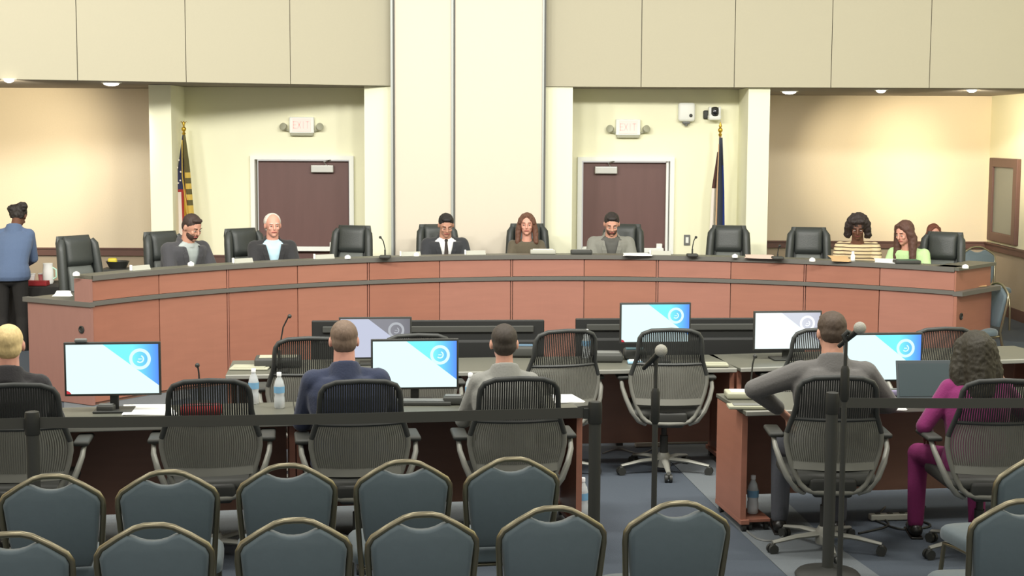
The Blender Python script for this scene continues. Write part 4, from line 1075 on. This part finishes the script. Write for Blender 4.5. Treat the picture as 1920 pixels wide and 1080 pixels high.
# ---- small things on desks
def goose(u, v, ub, vb, z, label, col=m_black, lab_grp=None):
    """tip pixel, base pixel on plane z"""
    q = onz(ub, vb, z); tp = aty(u, v, q.y-.04); t = thing('gooseneck_microphone', label, 'microphone', q, 0, lab_grp)
    d = tp-q
    b = MB(); b.box((0, 0, .014), (.11, .12, .028), bev=.01); obj('base', b, m_black2, t, True)
    b = MB(); b.tube([(0,0,.02), (0,0,d.z*.45), (d.x*.35, d.y*.3, d.z*.8), (d.x*.85, d.y*.8, d.z*.98), (d.x, d.y, d.z)], .005, n=6); b.tube([(0,0,.02),(0,0,d.z*.4)], .008); obj('neck', b, m_black, t, True)
    b = MB(); b.ell((d.x, d.y, d.z), (.014, .018, .014)); obj('capsule', b, m_black, t, True)
goose(543, 593, 525, 700, .74, 'tall gooseneck microphone on the back row desk left end')
goose(370, 685, 375, 762, .74, 'gooseneck microphone behind the empty chair on the near desk')
goose(1416, 668, 1408, 742, .74, 'gooseneck microphone on the left corner of the right near desk')
goose(713, 445, 722, 484, 1.125, 'gooseneck microphone on the dais ledge left of the partition')
goose(1305, 445, 1298, 481, 1.125, 'gooseneck microphone on the dais ledge below the switch plate')
goose(1462, 461, 1458, 486, 1.125, 'gooseneck microphone on the dais ledge before the tan wall')

def bottle(u, v, z, label, sc=1, Y=None, grp='clear water bottles'):
    q = onz(u, v, z) if Y is None else Vector((xat(u, Y), Y, z))
    t = thing('water_bottle', label, 'bottle', q, 0, grp, sc)
    b = MB(); b.lathe([(.026, 0), (.031, .006), (.031, .06), (.028, .075), (.031, .09), (.031, .13), (.024, .16), (.012, .185), (.012, .195)], n=20); obj('bottle_body', b, m_glassw, t, True)
    b = MB(); b.lathe([(.0318, .092), (.0318, .13), (.0312, .13), (.0312, .092)], n=20); obj('bottle_label', b, m_label, t, True)
    b = MB(); b.lathe([(.014, .19), (.014, .21), (.012, .212)], n=16); obj('cap', b, m_cap, t, True)
bottle(524, 765, .74, 'clear water bottle with blue label left of the navy suit')
bottle(476, 757, .74, 'clear water bottle beside the empty near chair back')
bottle(882, 766, .74, 'clear water bottle on the desk left of the light grey suit')
bottle(1099, 672, .74, 'clear water bottle on the back row desk behind a chair')
bottle(1092, 968, 0.004, 'clear water bottle on the floor beside the barrier post', 1.15)
q = r0 + Vector((.07, .12, 0)); bottle(1411, 958, 0, 'clear water bottle standing on the foot of the right near desk', 1.1, None)
b_last = [o for o in bpy.data.objects if o.get('label', '').startswith('clear water bottle standing on the foot')][0]; pz = onz(1411, 962, .078); b_last.location = pz
sb = thing('floor_shelf', 'small red brown shelf board beside the right desk side panel', 'shelf', (pz.x, pz.y, 0), angR)
b = MB(); b.box((0, 0, .066), (.14, .26, .02), bev=.003); obj('board', b, m_cherry, sb)
for x in (-.05, .05):
    for y in (-.1, .1):
        b = MB(); b.lathe([(.022, -.01), (.022, .01)], n=12, M=Matrix.Translation((x, y, .023)) @ Euler((0, R(90), 0)).to_matrix().to_4x4()); b.box((x, y, .05), (.02, .02, .025)); obj('caster', b, m_black, sb, True)

def papers(pix, z, label, n=3, name='paper_sheets', m=None, th=.006):
    pts = [onz(u, v, z) for u, v in pix]; c = sum(pts, Vector())/4
    t = thing(name, label, 'papers', (c.x, c.y, z))
    for k in range(n):
        b = MB(); o = .004*k; a = Matrix.Rotation(R(2*k), 3, 'Z'); b.prism([((a@(p-c)).x, (a@(p-c)).y) for p in pts], .0005+k*th/n, .0002+(k+1)*th/n); obj('sheet', b, m or m_paper, t)
papers([(228,779),(330,779),(318,760),(236,760)], .741, 'white papers on the near desk below the far left monitor')
papers([(1038,757),(1095,755),(1075,741),(1036,741)], .741, 'white papers on the near desk right of the light grey suit')
papers([(1648,771),(1700,770),(1690,759),(1648,759)], .741, 'white papers on the right near desk beside the dark grey suit')
papers([(97,556),(133,556),(133,546),(110,546)], .896, 'white papers on the low left end of the dais')
papers([(1168,480),(1222,480),(1216,475),(1170,475)], 1.126, 'white papers on the dais ledge before the light grey jacket')
papers([(1560,490),(1592,491),(1590,481),(1556,480)], 1.126, 'tan folder on the dais ledge left of the striped top', m=mat('tan_folder', (214,178,130), .8))
papers([(1396,484),(1455,486),(1450,479),(1400,478)], 1.126, 'pinkish papers on the dais ledge right of the flag', m=mat('pink_paper', (222,198,184), .8))
papers([(1640,492),(1690,495),(1688,487),(1642,485)], 1.126, 'pale papers on the dais ledge between the two women')
papers([(1804,540),(1850,537),(1850,533),(1806,535)], .905, 'tan strip of paper on the right end ledge of the dais', m=mat('tan_folder', (214,178,130), .8))
# red bag seen through the empty chair
q = onz(378, 778, .742); t = thing('red_folder_bag', 'red cloth pouch on the near desk behind the empty chair', 'pouch', q, TH)
b = MB(); b.box((0, 0, .03), (.24, .14, .055), bev=.025); obj('pouch_body', b, m_red, t, True); b = MB(); b.tube([(-.1, -.02, .058), (0, -.03, .062), (.1, -.02, .058)], .004); obj('zip', b, m_grey, t)
# name plates on ledge
for u, v, lab in ((262, 500, 'name plate before the bearded man in dark grey suit'), (455, 487, 'name plate before the white haired man'), (608, 481, 'name plate before the empty chair at the left door'), (770, 478, 'name plate left of the man in white shirt and tie'),
                  (892, 474, 'name plate right of the man in white shirt and tie'), (1240, 477, 'name plate right of the light grey jacket')):
    q = on_circle(u, RD+.08); a = math.atan2(q.y-CC.y, q.x-CC.x)-PI/2
    t = thing('name_plate', 'small pale ' + lab, 'name plate', (q.x, q.y, 1.126), a, 'name plates on the dais ledge')
    b = MB(); b.prism([(-.02,0),(.02,0),(.008,.04),(.0,.042)], -.10, .10, Euler((R(90),0,R(90))).to_matrix().to_4x4()); obj('plate', b, m_plate, t)
    b = MB(); b.box((-.11, -.01, .026), (.016, .025, .05), bev=.004); obj('end_block', b, m_paper, t)
# devices on ledge
def device(u, v, z, d, label, name='desk_device', cat='device', m=m_black2, m2=m_grey, rz=0):
    q = onz(u, v, z); t = thing(name, label, cat, q, rz)
    b = MB(); b.box((0, 0, d[2]/2), d, bev=min(d)*.25); obj('casing', b, m, t, True)
    b = MB(); b.box((0, -.005, d[2]+.002), (d[0]*.8, d[1]*.6, .006), bev=.002); obj('top_panel', b, m2, t)
    return t
device(1018, 476, 1.126, (.26, .12, .045), 'pale flat box before the brown haired woman on the dais ledge', m=m_plate, m2=m_paper)
device(1090, 476, 1.126, (.22, .12, .04), 'dark flat box between the olive top and the light grey jacket')
device(1700, 494, 1.126, (.24, .14, .035), 'dark device before the pale green top on the dais ledge', m2=mat('screen_green', (70,110,84), .3))
for u, v, lab in ((143, 517, 'far left corner of the dais ledge'), (358, 498, 'ledge before the bearded man in dark grey suit'), (652, 485, 'ledge below the left door'), (781, 480, 'ledge just left of the black suit with tie'),
                  (1378, 483, 'ledge before the empty chair below the flag'), (1523, 490, 'ledge before the empty chair left of the striped top'), (1810, 503, 'right end of the dais ledge')):
    q = onz(u, v, 1.126); t = thing('conference_button', 'tiny white round device on the ' + lab, 'device', q, 0, 'small white devices on the dais ledge')
    b = MB(); b.lathe([(.03, 0), (.03, .02), (.022, .03)], n=14); obj('disc', b, m_paper, t, True); b = MB(); b.lathe([(.012, .03), (.012, .036), (.008, .037)], n=12); obj('button', b, m_cap, t, True)
q = on_circle(1600, RD+.12)
t = thing('white_bottle', 'small white bottle before the striped top on the dais ledge', 'bottle', (q.x, q.y, 1.126)); b = MB(); b.lathe([(.022,0),(.022,.05),(.012,.065),(.012,.08)], n=14); obj('bottle_body', b, m_paper, t, True); b = MB(); b.lathe([(.014,.078),(.014,.09)], n=12); obj('cap', b, m_cap, t)
# yellow/green flowers beyond left dais
q = onz(205, 498, .9); t = thing('snack_basket', 'dark basket with yellow snack bag behind the dais left of the bearded man', 'basket', (q.x, q.y+.35, .0))
q2 = aty(205, 500, q.y+.35)
b = MB(); b.box((0, 0, .42), (.34, .3, .84), bev=.01); obj('stand', b, m_black2, t)
b = MB(); b.lathe([(.09,.84),(.13,.92),(.12,.92),(.08,.85)], n=16); obj('basket', b, m_black, t, True)
b = MB(); b.box((-.05, -.03, .915), (.10, .06, .08), rx=.3, bev=.02); obj('snack_bag', b, mat('yellow_bag', (222,204,70), .5), t, True)
# back desk boxes
device(522, 686, .742, (.32, .2, .065), 'beige topped flat black box on the back row desk left end', m2=m_beige, rz=ang2)
device(1140, 676, .742, (.2, .2, .06), 'dark desk phone on the back row desk behind the free chairs', 'desk_phone', 'phone', m2=m_grey)
device(1190, 672, .742, (.16, .16, .07), 'small teal topped box on the back row desk', m2=m_tealm)
device(1190, 681, .742, (.10, .08, .02), 'pale blue tissue packet on the back row desk', 'tissue_packet', 'packet', m=mat('pale_blue', (150,190,214), .7), m2=m_paper)
device(980, 668, .742, (.18, .14, .08), 'small dark box with blue top beside the light grey suit', m2=mat('dusty_blue', (78,104,124), .6))
device(1340, 686, .742, (.18, .12, .02), 'pale flat remote pad on the back row desk right of the free chair', m=m_beige, m2=m_beige)
device(470, 690, .742, (.26, .2, .01), 'beige mat on the back row desk left corner', 'desk_mat', 'mat', m=m_beige, m2=m_beige)
device(790, 757, .742, (.36, .13, .022), 'dark keyboard under the middle near monitor', 'keyboard', 'keyboard')
device(850, 757, .742, (.12, .10, .05), 'small dark adapter box right of the middle keyboard')
device(200, 771, .742, (.10, .08, .04), 'dark puck device under the far left monitor')
device(1400, 745, .742, (.26, .16, .04), 'pale conference phone on the left corner of the right near desk', 'conference_phone', 'phone', m=m_beige, m2=m_paper)
device(1412, 765, .742, (.30, .11, .02), 'pale keyboard on the corner of the right near desk', 'keyboard', 'keyboard', m=m_beige, m2=m_grey)
device(1672, 742, .742, (.09, .07, .04), 'small lilac gadget under the right near monitor', m=mat('lilac', (150,140,170), .5), m2=m_grey)
# laptop
q = onz(1745, 757, .742); t = thing('laptop', 'open grey laptop between the right monitor and the magenta jacket', 'laptop', q, R(4))
b = MB(); b.box((0, -.0, .008), (.34, .23, .016), bev=.004); obj('keyboard_deck', b, m_laptop, t)
b = MB(); b.box((0, .135, .125), (.34, .008, .235), rx=R(-12), bev=.003); lid = obj('lid', b, m_laptop, t)
b = MB(); b.box((0, .1295, .125), (.31, .002, .20), rx=R(-12)); obj('screen', b, mat('dim_screen', (70,82,86), .4), lid)
# power strips and cables on the floor
def strip(u, v, L, rz, label):
    q = onz(u, v, 0); t = thing('power_strip', label, 'power strip', (q.x, q.y, .003), rz, 'white power strips on the floor')
    b = MB(); b.box((0, 0, .02), (L, .055, .038), bev=.008); obj('casing', b, m_plate, t)
    for k in range(4): b = MB(); b.box((-L*.35+k*L*.23, 0, .042), (.03, .03, .006), bev=.002); obj('socket', b, m_black2, t)
strip(1290, 832, .36, .1, 'white power strip on the floor behind the free mesh chair')
strip(1680, 975, .34, .12, 'white power strip on the floor under the right near desk')
strip(1215, 838, .2, .1, 'short white power strip left of the free mesh chair base')
def cable(pix, label, r=.006, z=.008, m=m_black):
    pts = [onz(u, v, z) if len(t_) == 2 else onz(u, v, t_[2]) for t_ in pix for (u, v) in [t_[:2]]]
    c = pts[0].copy(); fine = []
    for i in range(len(pts)-1):
        p0, p1, p2, p3 = pts[max(0,i-1)], pts[i], pts[i+1], pts[min(len(pts)-1,i+2)]
        for k in range(8):
            f = k/8; fine.append(.5*((2*p1)+(p2-p0)*f+(2*p0-5*p1+4*p2-p3)*f*f+(3*p1-p0-3*p2+p3)*f**3)-c)
    fine.append(pts[-1]-c); b = MB(); b.tube(fine, r, n=6); o = obj('cable', b, m, None, True, loc=c); tag(o, label, 'cable', 'cables on the floor'); return o
cable([(1735,950),(1700,965),(1745,985),(1690,992),(1640,975)], 'black cable coiled by the power strip under the right near desk')
cable([(1385,980),(1420,1010),(1460,1012),(1480,990)], 'pale cable looping on the floor by the right desk side panel', .007, m=m_grey)
cable([(1660,950),(1650,965),(1665,985),(1610,1000)], 'black cable under the right desk beside the star base')
cable([(1130,850),(1160,842),(1200,850),(1230,838)], 'thin grey cable beside the free mesh chair base', .005, m=m_grey)

# ================================================================ LIGHT
def area(x, y, z, sx, sy, e, rot=(0,0,0), col=(1,.96,.86)):
    l = bpy.data.lights.new('unseen_lamp', 'AREA'); l.shape = 'RECTANGLE'; l.size = sx; l.size_y = sy; l.energy = e; l.color = col
    o = bpy.data.objects.new('unseen_lamp', l); C.objects.link(o); o.location = (x, y, z); o.rotation_euler = rot
for x in (-5, -1.6, 1.8, 5):
    for y, e in ((3.5, 34), (8.5, 34), (13.0, 34)): area(x, y, 5.4, 1.2, 1.2, e, col=(1,.98,.9))
for x in (-6.2, -3.6, -1.2, 1.2, 3.6):      # unseen lamps added to wash the dais wall
    area(x, 7.6, 5.0, .9, .5, 215, (R(79), 0, 0), (1,.975,.9))
wd = bpy.data.worlds.new('world'); scene.world = wd; wd.use_nodes = True
wd.node_tree.nodes['Background'].inputs[0].default_value = (1, .97, .89, 1); wd.node_tree.nodes['Background'].inputs[1].default_value = .62
vs = scene.view_settings; vs.view_transform = 'Standard'; vs.look = 'None'; vs.gamma = 1; vs.exposure = 0
